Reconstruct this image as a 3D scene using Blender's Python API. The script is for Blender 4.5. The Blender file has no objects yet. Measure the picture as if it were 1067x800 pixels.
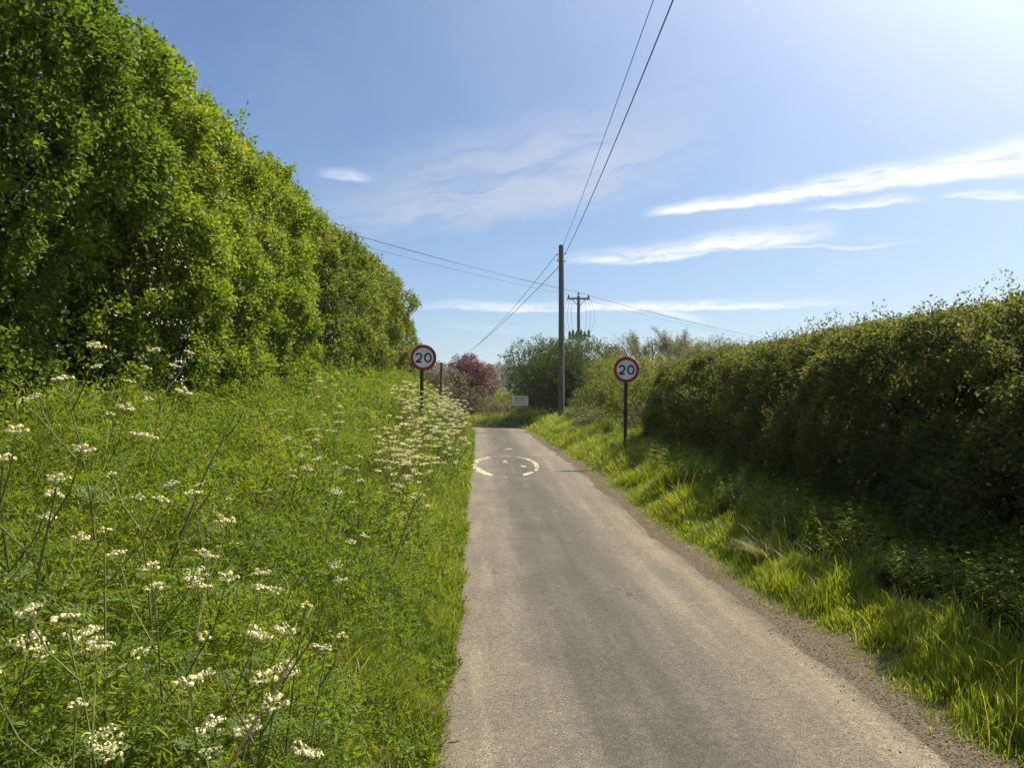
import bpy, math, random
import numpy as np
from mathutils import Vector

rng = np.random.default_rng(20)
random.seed(20)
SC = bpy.context.scene
COL = SC.collection
R = math.radians

# ------------------------------------------------------------------ noise
def _h(ix, iy, iz, seed):
    n = (ix * 374761393 + iy * 668265263 + iz * 2147483647 + seed * 1274126177).astype(np.int64)
    n = (n ^ (n >> 13)) * 1274126177
    n = n & 0xFFFFFFFF
    n = n ^ (n >> 16)
    return (n & 0xFFFFFF) / float(0xFFFFFF)

def vnoise(x, y, z=0.0, seed=0):
    """smooth value noise in 0..1, arrays in, array out"""
    x, y, z = np.broadcast_arrays(np.asarray(x, float), np.asarray(y, float), np.asarray(z, float))
    xi, yi, zi = np.floor(x), np.floor(y), np.floor(z)
    fx, fy, fz = x - xi, y - yi, z - zi
    fx, fy, fz = [f * f * (3 - 2 * f) for f in (fx, fy, fz)]
    xi, yi, zi = xi.astype(np.int64), yi.astype(np.int64), zi.astype(np.int64)
    out = 0
    for dx in (0, 1):
        for dy in (0, 1):
            for dz in (0, 1):
                w = (fx if dx else 1 - fx) * (fy if dy else 1 - fy) * (fz if dz else 1 - fz)
                out = out + w * _h(xi + dx, yi + dy, zi + dz, seed)
    return out

def fbm(x, y, z=0.0, seed=0, oct=3):
    a, s, t = 1.0, 0.0, 0.0
    for i in range(oct):
        s = s + a * vnoise(np.asarray(x) * 2**i, np.asarray(y) * 2**i, np.asarray(z) * 2**i, seed + i)
        t += a
        a *= .5
    return s / t

def sstep(a, b, x):
    t = np.clip((np.asarray(x, float) - a) / (b - a), 0, 1)
    return t * t * (3 - 2 * t)

# ------------------------------------------------------------------ the lane and the ground
HALF = 1.275                                   # half width of the tarmac
def _centre():
    P = [(1.025, y) for y in np.arange(-60, 39.01, .25)]
    cx, cy, r = 1.025 - 8.0, 39.0, 8.0         # the lane turns left beyond the crest
    for a in np.arange(.03, 1.40, .03):
        P.append((cx + r * math.cos(a), cy + r * math.sin(a)))
    a = 1.40
    ex, ey = P[-1]
    for k in range(1, 120):
        P.append((ex - math.sin(a) * .5 * k, ey + math.cos(a) * .5 * k))
    P = np.array(P)
    d = np.r_[0, np.cumsum(np.hypot(*np.diff(P, axis=0).T))] - 60
    T = np.gradient(P, axis=0)
    T /= np.linalg.norm(T, axis=1)[:, None]
    return P, d, T
CP, CS, CT = _centre()

def lane(x, y):
    """station along the lane and offset from its centre (right is positive)"""
    x = np.atleast_1d(np.asarray(x, float)).ravel(); y = np.atleast_1d(np.asarray(y, float)).ravel()
    s = np.empty_like(x); u = np.empty_like(x)
    for i in range(0, len(x), 20000):
        xx, yy = x[i:i+20000], y[i:i+20000]
        k = np.argmin((xx[:, None] - CP[None, :, 0])**2 + (yy[:, None] - CP[None, :, 1])**2, axis=1)
        dx, dy = xx - CP[k, 0], yy - CP[k, 1]
        s[i:i+20000] = CS[k] + dx * CT[k, 0] + dy * CT[k, 1]
        u[i:i+20000] = dx * CT[k, 1] - dy * CT[k, 0]
    return s, u

def zroad(s):
    return np.interp(s, [-60, 0, 5, 10, 14, 18, 30, 40, 44, 50, 60, 110], [.3, 0, -.05, -.08, .0, .09, .1, .14, .05, -.15, -.5, -2.0])

def H(x, y):
    x = np.atleast_1d(np.asarray(x, float)); y = np.atleast_1d(np.asarray(y, float))
    shp = x.shape
    x = x.ravel(); y = y.ravel()
    s, u = lane(x, y)
    zr = zroad(s)
    vl = -u - HALF
    kl = np.interp(s, [-20, 0, 5, 9, 15, 30, 40, 47, 60], [.58, .60, .63, .74, 1.06, 1.47, 1.25, .7, .4])
    bl = np.interp(vl, [0, .08, .5, 1.2, 2.2, 3.0, 4.5, 12], [0, .015, .30, .72, 1.25, 1.6, 1.72, 1.75]) * kl
    vr = u - HALF
    kr = np.interp(s, [-20, 0, 5, 18, 37, 44, 60], [1, 1, 1, 1.25, 1.5, 1.15, .8])
    br = np.interp(vr, [0, .35, .6, 1.1, 1.7, 2.5, 6], [0, .0, .1, .30, .42, .5, .6]) * kr
    lump = (fbm(x * 1.3, y * 1.3, 0, 5) - .5) * .16
    amp = np.clip(np.maximum(vl, vr) / .8, 0, 1)
    z = zr + np.where(vl > 0, bl, 0) + np.where(vr > 0, br, 0) + lump * amp
    dist = np.maximum(np.maximum(y - 40, -y - 30), np.abs(x) * 1.2 - 8)
    w = sstep(4, 60, dist)
    r = np.hypot(x, y)
    far = .8 - 4.5 * sstep(110, 220, r) + (28 + 5 * (fbm(x / 160, y / 160, 0, 9) - .5)) * sstep(260, 680, y) * (1 - .35 * sstep(900, 1600, r))
    far = far + 3 * (fbm(x / 90, y / 90, 0, 3) - .5) * sstep(90, 200, r)
    z = z * (1 - w) + far * w
    return z.reshape(shp)

def h1(x, y):
    return float(H(np.array([x]), np.array([y]))[0])
SUN, SKYSTR, EXPO, SKYTINT, HAZE = 5.0, .064, .86, (.74, .93, 1.13), .0003

# ------------------------------------------------------------------ object helpers
def link(name, me, mat=None, parent=None, label=None, cat=None, group=None, kind=None, loc=None):
    o = bpy.data.objects.new(name, me)
    COL.objects.link(o)
    if mat is not None and me is not None and not me.materials:
        me.materials.append(mat)
    if parent is not None: o.parent = parent
    if loc is not None: o.location = loc
    tag(o, label, cat, group, kind)
    return o

def tag(o, label=None, cat=None, group=None, kind=None):
    if label: o['label'] = label
    if cat: o['category'] = cat
    if group: o['group'] = group
    if kind: o['kind'] = kind
    return o

def empty(name, loc, label, cat, group=None, rz=0):
    o = bpy.data.objects.new(name, None)
    COL.objects.link(o)
    o.empty_display_size = .2
    o.location = loc
    o.rotation_euler = (0, 0, rz)
    return tag(o, label, cat, group)

def copy_tree(o, parent=None):
    c = o.copy(); COL.objects.link(c)
    if parent is not None: c.parent = parent
    for ch in list(o.children): copy_tree(ch, c)
    return c

def quads(name, V, n_per, faces, rnd=None, smooth=False):
    """V: (n, n_per, 3) vertices of n small pieces, faces: quad index tuples inside one piece"""
    n = V.shape[0]
    F = np.array(faces, np.int64)
    idx = (F[None] + (np.arange(n) * n_per)[:, None, None]).reshape(-1, F.shape[1])
    me = bpy.data.meshes.new(name)
    me.vertices.add(n * n_per)
    me.vertices.foreach_set('co', V.reshape(-1).astype(np.float32))
    me.loops.add(idx.size)
    me.loops.foreach_set('vertex_index', idx.reshape(-1).astype(np.int32))
    me.polygons.add(len(idx))
    me.polygons.foreach_set('loop_start', (np.arange(len(idx)) * F.shape[1]).astype(np.int32))
    if rnd is not None:
        a = me.attributes.new('rnd', 'FLOAT', 'POINT')
        a.data.foreach_set('value', np.repeat(rnd, n_per).astype(np.float32))
    me.update(calc_edges=True)
    if smooth: me.polygons.foreach_set('use_smooth', np.ones(len(idx), bool))
    return me

def merge_pieces(parts):
    return np.concatenate(parts, axis=0)

def nrm(v):
    return v / np.maximum(np.linalg.norm(v, axis=-1, keepdims=True), 1e-9)

def rvec(n):
    return nrm(rng.normal(size=(n, 3)))

LEAF6 = [(0, 1, 2, 3), (0, 3, 4, 5)]
def leaf_verts(P, D, N, L, W, fold=.18, droop=.12):
    """folded pointed leaf, two quads"""
    D = nrm(D); S = nrm(np.cross(D, N)); N = np.cross(S, D)
    L = np.broadcast_to(np.asarray(L, float), (len(P),))[:, None]; W = np.broadcast_to(np.asarray(W, float), (len(P),))[:, None]
    f = fold * W
    V = np.stack([P,
                  P + D * L * .32 + S * W * .5 + N * f,
                  P + D * L * .72 + S * W * .36 + N * (f - droop * L * .5),
                  P + D * L - N * droop * L,
                  P + D * L * .72 - S * W * .36 + N * (f - droop * L * .5),
                  P + D * L * .32 - S * W * .5 + N * f], axis=1)
    return V

BLADE8 = [(0, 1, 3, 2), (2, 3, 5, 4), (4, 5, 7, 6)]
def blade_verts(P, h, lean, ang, W, yaw):
    """curved grass blade of three quads; lean = sideways reach as a share of h"""
    n = len(P)
    L = np.stack([np.cos(ang), np.sin(ang), np.zeros(n)], 1)
    S = np.stack([-np.sin(ang + yaw), np.cos(ang + yaw), np.zeros(n)], 1)
    rows = []
    for t, w in ((0, .75), (.38, 1), (.75, .7), (1, .08)):
        c = P + np.array([0, 0, 1.]) * (h * (t - .35 * lean * t * t))[:, None] + L * (h * lean * t**1.9)[:, None]
        rows += [c - S * (W * w * .5)[:, None], c + S * (W * w * .5)[:, None]]
    return np.stack(rows, 1)

class MB:
    """collects plain shapes for one mesh"""
    def __init__(s): s.v = []; s.f = []
    def add(s, V, F):
        o = len(s.v); s.v += [tuple(map(float, p)) for p in V]; s.f += [tuple(i + o for i in f) for f in F]
    def tube(s, pts, rad, n=6, cap=True):
        pts = [Vector(p) for p in pts]
        if not hasattr(rad, '__len__'): rad = [rad] * len(pts)
        V = []; F = []
        up = None
        for i, p in enumerate(pts):
            t = (pts[min(i + 1, len(pts) - 1)] - pts[max(i - 1, 0)])
            if t.length < 1e-9: t = Vector((0, 0, 1))
            t.normalize()
            if up is None:
                a = Vector((1, 0, 0)) if abs(t.x) < .8 else Vector((0, 1, 0))
            else: a = up
            b = t.cross(a); b.normalize(); a = b.cross(t); up = a
            for k in range(n):
                an = 2 * math.pi * k / n
                V.append(p + (a * math.cos(an) + b * math.sin(an)) * rad[i])
        for i in range(len(pts) - 1):
            for k in range(n):
                k2 = (k + 1) % n
                F.append((i * n + k, i * n + k2, (i + 1) * n + k2, (i + 1) * n + k))
        if cap:
            F.append(tuple(range(n))[::-1]); F.append(tuple((len(pts) - 1) * n + k for k in range(n)))
        s.add(V, F)
    def box(s, c, d, bev=0.0, rz=0):
        x, y, z = d[0] / 2, d[1] / 2, d[2] / 2
        b = min(bev, x * .9, y * .9)
        ring = [(-x + b, -y), (x - b, -y), (x, -y + b), (x, y - b), (x - b, y), (-x + b, y), (-x, y - b), (-x, -y + b)] if b > 0 else [(-x, -y), (x, -y), (x, y), (-x, y)]
        m = len(ring); cs, sn = math.cos(rz), math.sin(rz)
        zs = [(-z, b and .0), (z, 0)] if b == 0 else [(-z, 1), (-z + b, 0), (z - b, 0), (z, 1)]
        V = []; F = []
        for zz, ins in zs:
            k = 1 - (b / max(x, y)) * (1 if (b and ins) else 0)
            for px, py in ring: V.append((c[0] + (px * cs - py * sn) * k, c[1] + (px * sn + py * cs) * k, c[2] + zz))
        for i in range(len(zs) - 1):
            for k in range(m):
                k2 = (k + 1) % m; F.append((i * m + k, i * m + k2, (i + 1) * m + k2, (i + 1) * m + k))
        F.append(tuple(range(m))[::-1]); F.append(tuple((len(zs) - 1) * m + k for k in range(m)))
        s.add(V, F)
    def lathe(s, prof, c=(0, 0, 0), n=12, axis='z'):
        V = []; F = []
        for r, h in prof:
            for k in range(n):
                a = 2 * math.pi * k / n
                p = (r * math.cos(a), r * math.sin(a), h)
                if axis == 'y': p = (p[0], p[2], p[1])
                if axis == 'x': p = (p[2], p[0], p[1])
                V.append((p[0] + c[0], p[1] + c[1], p[2] + c[2]))
        for i in range(len(prof) - 1):
            for k in range(n):
                k2 = (k + 1) % n; F.append((i * n + k, i * n + k2, (i + 1) * n + k2, (i + 1) * n + k))
        F.append(tuple(range(n))[::-1]); F.append(tuple((len(prof) - 1) * n + k for k in range(n)))
        s.add(V, F)
    def mesh(s, name, smooth=True):
        me = bpy.data.meshes.new(name)
        me.from_pydata(s.v, [], s.f)
        if smooth:
            me.polygons.foreach_set('use_smooth', np.ones(len(me.polygons), bool))
            try: me.set_sharp_from_angle(angle=R(38))
            except Exception: pass
        me.update()
        return me
    def build(s, name, mat, parent=None, smooth=True, **k):
        return link(name, s.mesh(name, smooth), mat, parent, **k)

# ------------------------------------------------------------------ materials
def newmat(name):
    m = bpy.data.materials.new(name); m.use_nodes = True
    nt = m.node_tree; nt.nodes.clear()
    return m, nt

class NT:
    def __init__(s, nt): s.nt = nt
    def n(s, t, **k):
        o = s.nt.nodes.new(t)
        for a, b in k.items(): setattr(o, a, b)
        return o
    def put(s, sock, v):
        if hasattr(v, 'is_output') or isinstance(v, bpy.types.NodeSocket): s.nt.links.new(v, sock)
        else: sock.default_value = v
    def math(s, op, a, b=None, c=None, clamp=False):
        o = s.n('ShaderNodeMath', operation=op, use_clamp=clamp)
        s.put(o.inputs[0], a)
        if b is not None: s.put(o.inputs[1], b)
        if c is not None: s.put(o.inputs[2], c)
        return o.outputs[0]
    def noise(s, vec, scale, detail=3, rough=.55, dist=0):
        o = s.n('ShaderNodeTexNoise'); s.put(o.inputs['Vector'], vec)
        o.inputs['Scale'].default_value = scale; o.inputs['Detail'].default_value = detail
        o.inputs['Roughness'].default_value = rough; o.inputs['Distortion'].default_value = dist
        return o.outputs['Fac']
    def ramp(s, fac, stops, interp='LINEAR'):
        o = s.n('ShaderNodeValToRGB'); s.put(o.inputs[0], fac)
        r = o.color_ramp; r.interpolation = interp
        while len(r.elements) < len(stops): r.elements.new(.5)
        for e, (p, c) in zip(r.elements, stops):
            e.position = p; e.color = (c[0], c[1], c[2], 1) if hasattr(c, '__len__') else (c, c, c, 1)
        return o.outputs[0]
    def mix(s, fac, a, b, blend='MIX'):
        o = s.n('ShaderNodeMix', data_type='RGBA', blend_type=blend)
        s.put(o.inputs[0], fac)
        for i, v in ((6, a), (7, b)):
            s.put(o.inputs[i], (v[0], v[1], v[2], 1) if isinstance(v, tuple) else v)
        return o.outputs[2]
    def mapr(s, v, a, b, c=0., d=1., smooth=True):
        o = s.n('ShaderNodeMapRange', interpolation_type='SMOOTHSTEP' if smooth else 'LINEAR')
        s.put(o.inputs[0], v)
        for i, q in enumerate((a, b, c, d)): s.put(o.inputs[1 + i], q)
        return o.outputs[0]
    def xyz(s, v):
        o = s.n('ShaderNodeSeparateXYZ'); s.put(o.inputs[0], v); return o.outputs
    def obj(s): return s.n('ShaderNodeTexCoord').outputs['Object']
    def out(s, sh, disp=None):
        o = s.n('ShaderNodeOutputMaterial'); s.nt.links.new(sh, o.inputs[0])
    def bsdf(s, col, rough=.6, spec=.5, metal=0, bump=None, bstr=.3, bdist=.01):
        b = s.n('ShaderNodeBsdfPrincipled')
        s.put(b.inputs['Base Color'], (col[0], col[1], col[2], 1) if isinstance(col, tuple) else col)
        s.put(b.inputs['Roughness'], rough); s.put(b.inputs['Metallic'], metal)
        s.put(b.inputs['Specular IOR Level'], spec)
        if bump is not None:
            k = s.n('ShaderNodeBump'); k.inputs['Strength'].default_value = bstr; k.inputs['Distance'].default_value = bdist
            s.put(k.inputs['Height'], bump); s.nt.links.new(k.outputs[0], b.inputs['Normal'])
        return b.outputs[0]

def leaf_mat(name, cols, trans=.4, tcol=1.6, rough=.45, spec=.4, patch=None, ty=(1.15, 1.0, .45)):
    """leaf: per-leaf colour from the rnd attribute, some light passes through"""
    m, nt = newmat(name); t = NT(nt)
    a = t.n('ShaderNodeAttribute', attribute_name='rnd')
    n = len(cols)
    c = t.ramp(a.outputs['Fac'], [(i / max(1, n - 1), q) for i, q in enumerate(cols)])
    if patch:                                  # broad patches of another leaf colour
        f = t.noise(t.n('ShaderNodeNewGeometry').outputs['Position'], patch[0], 2)
        c = t.mix(t.mapr(f, .42, .62), c, t.mix(1.0, c, patch[1], 'MULTIPLY'))
    b = t.bsdf(c, rough, spec)
    tr = t.n('ShaderNodeBsdfTranslucent')
    tc = t.mix(1.0, c, (ty[0] * tcol, ty[1] * tcol, ty[2] * tcol), 'MULTIPLY')
    nt.links.new(tc, tr.inputs[0])
    mx = t.n('ShaderNodeMixShader'); mx.inputs[0].default_value = trans
    nt.links.new(b, mx.inputs[1]); nt.links.new(tr.outputs[0], mx.inputs[2])
    t.out(mx.outputs[0])
    return m

def plain(name, col, rough=.6, spec=.4, metal=0, var=.15, scale=8, bump=0):
    m, nt = newmat(name); t = NT(nt)
    f = t.noise(t.obj(), scale, 4)
    c = t.mix(t.mapr(f, .3, .7), tuple(q * (1 - var) for q in col), tuple(q * (1 + var) for q in col))
    t.out(t.bsdf(c, rough, spec, metal, f if bump else None, bump, .01))
    return m

M = {}
M['hedge'] = leaf_mat('hedge_leaf', [(.038, .070, .007), (.072, .122, .010), (.110, .168, .013), (.145, .200, .018), (.165, .20, .022)], .46, 2.2, .5, .3, (.9, (.80, .92, .75)))
M['hedge_far'] = leaf_mat('far_hedge_leaf', [(.055, .082, .012), (.085, .122, .016), (.115, .155, .02), (.155, .175, .04)], .44, 2.1, .52, .28, (.8, (.78, .9, .8)))
M['rhedge'] = leaf_mat('clipped_hedge_leaf', [(.046, .070, .024), (.070, .100, .030), (.105, .130, .040), (.17, .15, .07)], .42, 2.0, .6, .25, (1.1, (.8, .85, .8)))
M['grass'] = leaf_mat('grass_blade', [(.070, .112, .010), (.100, .150, .013), (.13, .178, .017), (.17, .19, .03), (.24, .21, .08)], .50, 2.2, .4, .45, (.7, (.85, .95, .8)))
M['vgrass'] = leaf_mat('verge_grass_blade', [(.090, .145, .012), (.115, .175, .016), (.14, .20, .018), (.17, .21, .03), (.26, .23, .09)], .52, 2.1, .4, .45)
M['herb'] = leaf_mat('herb_leaf', [(.046, .082, .009), (.078, .122, .012), (.112, .158, .016), (.165, .19, .025)], .48, 2.3, .5, .35, (1.3, (.75, .9, .75)))
M['umbel'] = leaf_mat('parsley_flower', [(.46, .45, .18), (.66, .62, .36), (.78, .74, .52)], .25, 1.0, .7, .2, None, (1, 1, .85))
M['blossom'] = leaf_mat('hawthorn_blossom', [(.66, .60, .50), (.78, .74, .66), (.82, .80, .76)], .25, 1.0, .7, .2, None, (1, 1, .9))
M['fern'] = leaf_mat('parsley_leaf', [(.055, .10, .012), (.08, .14, .015), (.11, .17, .02)], .45, 1.8, .5, .35)
M['bush'] = leaf_mat('bush_leaf', [(.030, .055, .014), (.044, .076, .018), (.066, .100, .024), (.10, .13, .035)], .30, 1.7, .6, .2)
M['olive'] = leaf_mat('olive_leaf', [(.055, .088, .020), (.080, .118, .025), (.105, .142, .035), (.15, .17, .06)], .42, 1.8, .58, .22)
M['lime'] = leaf_mat('young_leaf', [(.095, .135, .02), (.125, .16, .028), (.16, .18, .04)], .45, 1.7, .58, .22)
M['red'] = leaf_mat('copper_leaf', [(.060, .022, .026), (.085, .030, .034), (.115, .045, .046)], .40, 1.7, .45, .4, None, (1.2, .8, .8))
M['grey'] = leaf_mat('grey_leaf', [(.07, .085, .045), (.10, .11, .06), (.15, .14, .09), (.24, .22, .15)], .3, 1.4, .5, .3)
M['sparse'] = leaf_mat('spring_leaf', [(.09, .11, .05), (.12, .14, .06), (.16, .165, .075)], .42, 1.7, .5, .3)
M['wood_far'] = leaf_mat('far_wood_leaf', [(.035, .05, .025), (.05, .065, .03), (.065, .08, .035)], .25, 1.4, .6, .2)
M['dry'] = leaf_mat('dry_grass', [(.17, .20, .07), (.24, .26, .11), (.34, .33, .19)], .35, 1.2, .5, .4)
M['bark'] = plain('bark', (.085, .068, .05), .85, .2, 0, .4, 14, .5)
M['darkB'] = plain('dark_bark', (.045, .038, .03), .9, .15, 0, .35, 14, .4)
M['paleB'] = plain('pale_bark', (.20, .17, .125), .85, .2, 0, .3, 14, .4)
M['stalk'] = plain('parsley_stalk', (.12, .135, .04), .6, .35, 0, .3, 20)
M['deadstalk'] = plain('dead_stalk', (.10, .070, .045), .8, .2, 0, .35, 20)
M['blackpost'] = plain('black_post', (.012, .012, .013), .38, .5, 0, .2, 20)
M['alu'] = plain('dull_metal', (.30, .30, .30), .45, .5, .8, .15, 10)
M['signwhite'] = plain('sign_white', (.76, .72, .70), .5, .4, 0, .12, 6)
M['signred'] = plain('sign_red', (.28, .028, .036), .5, .4, 0, .22, 7)
M['signblack'] = plain('sign_black', (.012, .014, .016), .42, .5, 0, .1, 9)
M['notice'] = plain('notice_board', (.60, .58, .47), .5, .4, 0, .08, 6)
M['noticeink'] = plain('notice_lettering', (.22, .22, .20), .5, .4, 0, .15, 12)
M['postwood'] = plain('post_wood', (.16, .085, .055), .8, .25, 0, .3, 12, .4)
M['cable'] = plain('cable_black', (.02, .02, .022), .5, .4, 0, .1, 5)
M['porcelain'] = plain('insulator', (.09, .045, .03), .25, .6, 0, .15, 8)
M['galv'] = plain('galvanised_steel', (.20, .205, .21), .5, .5, .5, .2, 8)

# weathered pole: grain runs up the pole
m, nt = newmat('pole_wood'); t = NT(nt)
mp = t.n('ShaderNodeMapping'); t.put(mp.inputs[0], t.obj()); mp.inputs['Scale'].default_value = (14, 14, .7)
f = t.noise(mp.outputs[0], 2.2, 5, .6)
c = t.ramp(f, [(.3, (.070, .062, .050)), (.5, (.125, .112, .092)), (.72, (.20, .182, .15))])
t.out(t.bsdf(c, .85, .2, 0, f, .5, .01)); M['pole'] = m

# tarmac: worn wheel tracks, aggregate, stains
m, nt = newmat('lane_tarmac'); t = NT(nt)
o = t.obj(); x, y, z = t.xyz(o)
agg = t.noise(o, 120, 3, .8)
agg2 = t.noise(o, 95, 2, .6)
vo = t.n('ShaderNodeTexVoronoi'); t.put(vo.inputs['Vector'], o); vo.inputs['Scale'].default_value = 105
patch = t.noise(o, 1.1, 5, .6)
mp = t.n('ShaderNodeMapping'); t.put(mp.inputs[0], o); mp.inputs['Scale'].default_value = (2.6, .22, 1)
streak = t.noise(mp.outputs[0], 1.6, 4, .6)
xx = t.math('ADD', x, t.math('MULTIPLY', t.math('SUBTRACT', patch, .5), .35))
base = t.ramp(t.mapr(xx, -.25, 2.3, 0, 1, False), [(0, (.165, .138, .102)), (.08, (.160, .136, .103)), (.20, (.150, .129, .100)), (.34, (.088, .078, .063)), (.52, (.076, .068, .056)), (.64, (.098, .086, .068)), (.76, (.155, .131, .099)), (.86, (.150, .127, .096)), (.94, (.185, .149, .108)), (1, (.120, .100, .077))])
c = t.mix(t.mapr(patch, .35, .7), base, t.mix(1., base, (.80, .80, .82), 'MULTIPLY'))
c = t.mix(t.mapr(streak, .44, .64), c, t.mix(1., c, (1.30, 1.29, 1.27), 'MULTIPLY'))
c = t.mix(t.mapr(agg, .30, .70), t.mix(1., c, (.26, .27, .29), 'MULTIPLY'), t.mix(1., c, (1.66, 1.68, 1.68), 'MULTIPLY'))
stone = t.n('ShaderNodeMath', operation='LESS_THAN'); t.put(stone.inputs[0], t.xyz(vo.outputs['Color'])[0]); stone.inputs[1].default_value = .10
c = t.mix(t.math('MULTIPLY', stone.outputs[0], .6), c, t.mix(1., c, (1.7, 1.65, 1.6), 'MULTIPLY'))
wob = t.n('ShaderNodeVectorMath', operation='ADD'); t.put(wob.inputs[0], o)
wv = t.n('ShaderNodeTexNoise'); t.put(wv.inputs['Vector'], o); wv.inputs['Scale'].default_value = 2.2; wv.inputs['Detail'].default_value = 4
t.put(wob.inputs[1], wv.outputs['Color'])
cr = t.n('ShaderNodeTexVoronoi', feature='DISTANCE_TO_EDGE'); t.put(cr.inputs['Vector'], wob.outputs[0]); cr.inputs['Scale'].default_value = .55
crk = t.math('MULTIPLY', t.mapr(cr.outputs['Distance'], .002, .007, 1, 0), t.mapr(t.noise(o, .8, 2), .52, .62, 0, .75))
c = t.mix(crk, c, (.035, .031, .026))
spot = t.noise(o, 5.5, 3, .65)
c = t.mix(t.mapr(spot, .66, .74), c, (.19, .17, .14))
c = t.mix(t.mapr(t.noise(o, 3.1, 5, .7), .62, .72, 0, .6), c, (.062, .056, .048))
mott = t.noise(o, 26, 3, .65)
c = t.mix(t.mapr(mott, .3, .7), t.mix(1., c, (.62, .635, .655), 'MULTIPLY'), t.mix(1., c, (.93, .94, .95), 'MULTIPLY'))
t.out(t.bsdf(c, t.mapr(agg2, .2, .8, .62, .9), .35, 0, t.math('ADD', agg, t.math('MULTIPLY', agg2, .8)), .75, .006)); M['tarmac'] = m

# soil under the verges, with gravelly dirt by the lane
m, nt = newmat('ground_soil'); t = NT(nt)
o = t.obj()
f = t.noise(o, 3, 5, .65); g = t.noise(o, 60, 3, .7)
dirt = t.mix(t.mapr(g, .3, .7), (.050, .041, .031), (.155, .128, .098))
green = t.mix(t.mapr(f, .35, .65), (.030, .045, .012), (.050, .065, .020))
x, y, z = t.xyz(o)
big = t.noise(o, .012, 3, .5)
field = t.ramp(t.math('ADD', t.math('MULTIPLY', big, .8), t.math('MULTIPLY', t.noise(o, .15, 3), .2)), [(.40, (.06, .085, .025)), (.5, (.10, .13, .035)), (.56, (.14, .15, .05)), (.62, (.07, .095, .03))])
at = t.n('ShaderNodeAttribute', attribute_name='edge')
c = t.mix(at.outputs['Fac'], green, dirt)
c = t.mix(t.mapr(y, 48, 75), c, field)
t.out(t.bsdf(c, .95, .1, 0, g, .6, .02)); M['soil'] = m

m, nt = newmat('gravel_stone'); t = NT(nt)
a = t.n('ShaderNodeAttribute', attribute_name='rnd')
c = t.ramp(a.outputs['Fac'], [(0, (.12, .10, .075)), (.4, (.17, .14, .105)), (.75, (.19, .155, .115)), (1, (.30, .27, .22))])
t.out(t.bsdf(c, .85, .25)); M['gravel'] = m

# worn road paint: the tarmac shows where it has flaked off
m, nt = newmat('worn_road_paint'); t = NT(nt)
o = t.obj()
f = t.math('ADD', t.math('MULTIPLY', t.noise(o, 6, 5, .7), .65), t.math('MULTIPLY', t.noise(o, 48, 3, .7), .35))
b = t.bsdf(t.mix(t.mapr(t.noise(o, 9, 4), .3, .7), (.36, .31, .21), (.52, .46, .33)), .7, .3)
tr = t.n('ShaderNodeBsdfTransparent'); mx = t.n('ShaderNodeMixShader')
t.put(mx.inputs[0], t.mapr(f, .485, .55, 0, .92)); nt.links.new(b, mx.inputs[1]); nt.links.new(tr.outputs[0], mx.inputs[2])
t.out(mx.outputs[0]); M['paint'] = m

# ------------------------------------------------------------------ camera, sun, sky
cam = bpy.data.cameras.new('camera'); co = bpy.data.objects.new('camera', cam); COL.objects.link(co)
cam.sensor_width = 36; cam.lens = 806 / 1067 * 36; cam.clip_start = .05; cam.clip_end = 6000
co.location = (0, 0, 1.7); co.rotation_euler = (R(90 + 1.07), 0, R(-2.52))
SC.camera = co

AZ, EL = 65, 56                                 # azimuth from the lane (+Y) towards the right
sd = Vector((math.sin(R(AZ)) * math.cos(R(EL)), math.cos(R(AZ)) * math.cos(R(EL)), math.sin(R(EL))))
sl = bpy.data.lights.new('sun', 'SUN'); so = bpy.data.objects.new('sun', sl); COL.objects.link(so)
sl.energy = SUN; sl.angle = R(.53); sl.color = (1, .88, .66)
so.location = (30, 15, 40); so.rotation_euler = sd.to_track_quat('Z', 'Y').to_euler()

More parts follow.
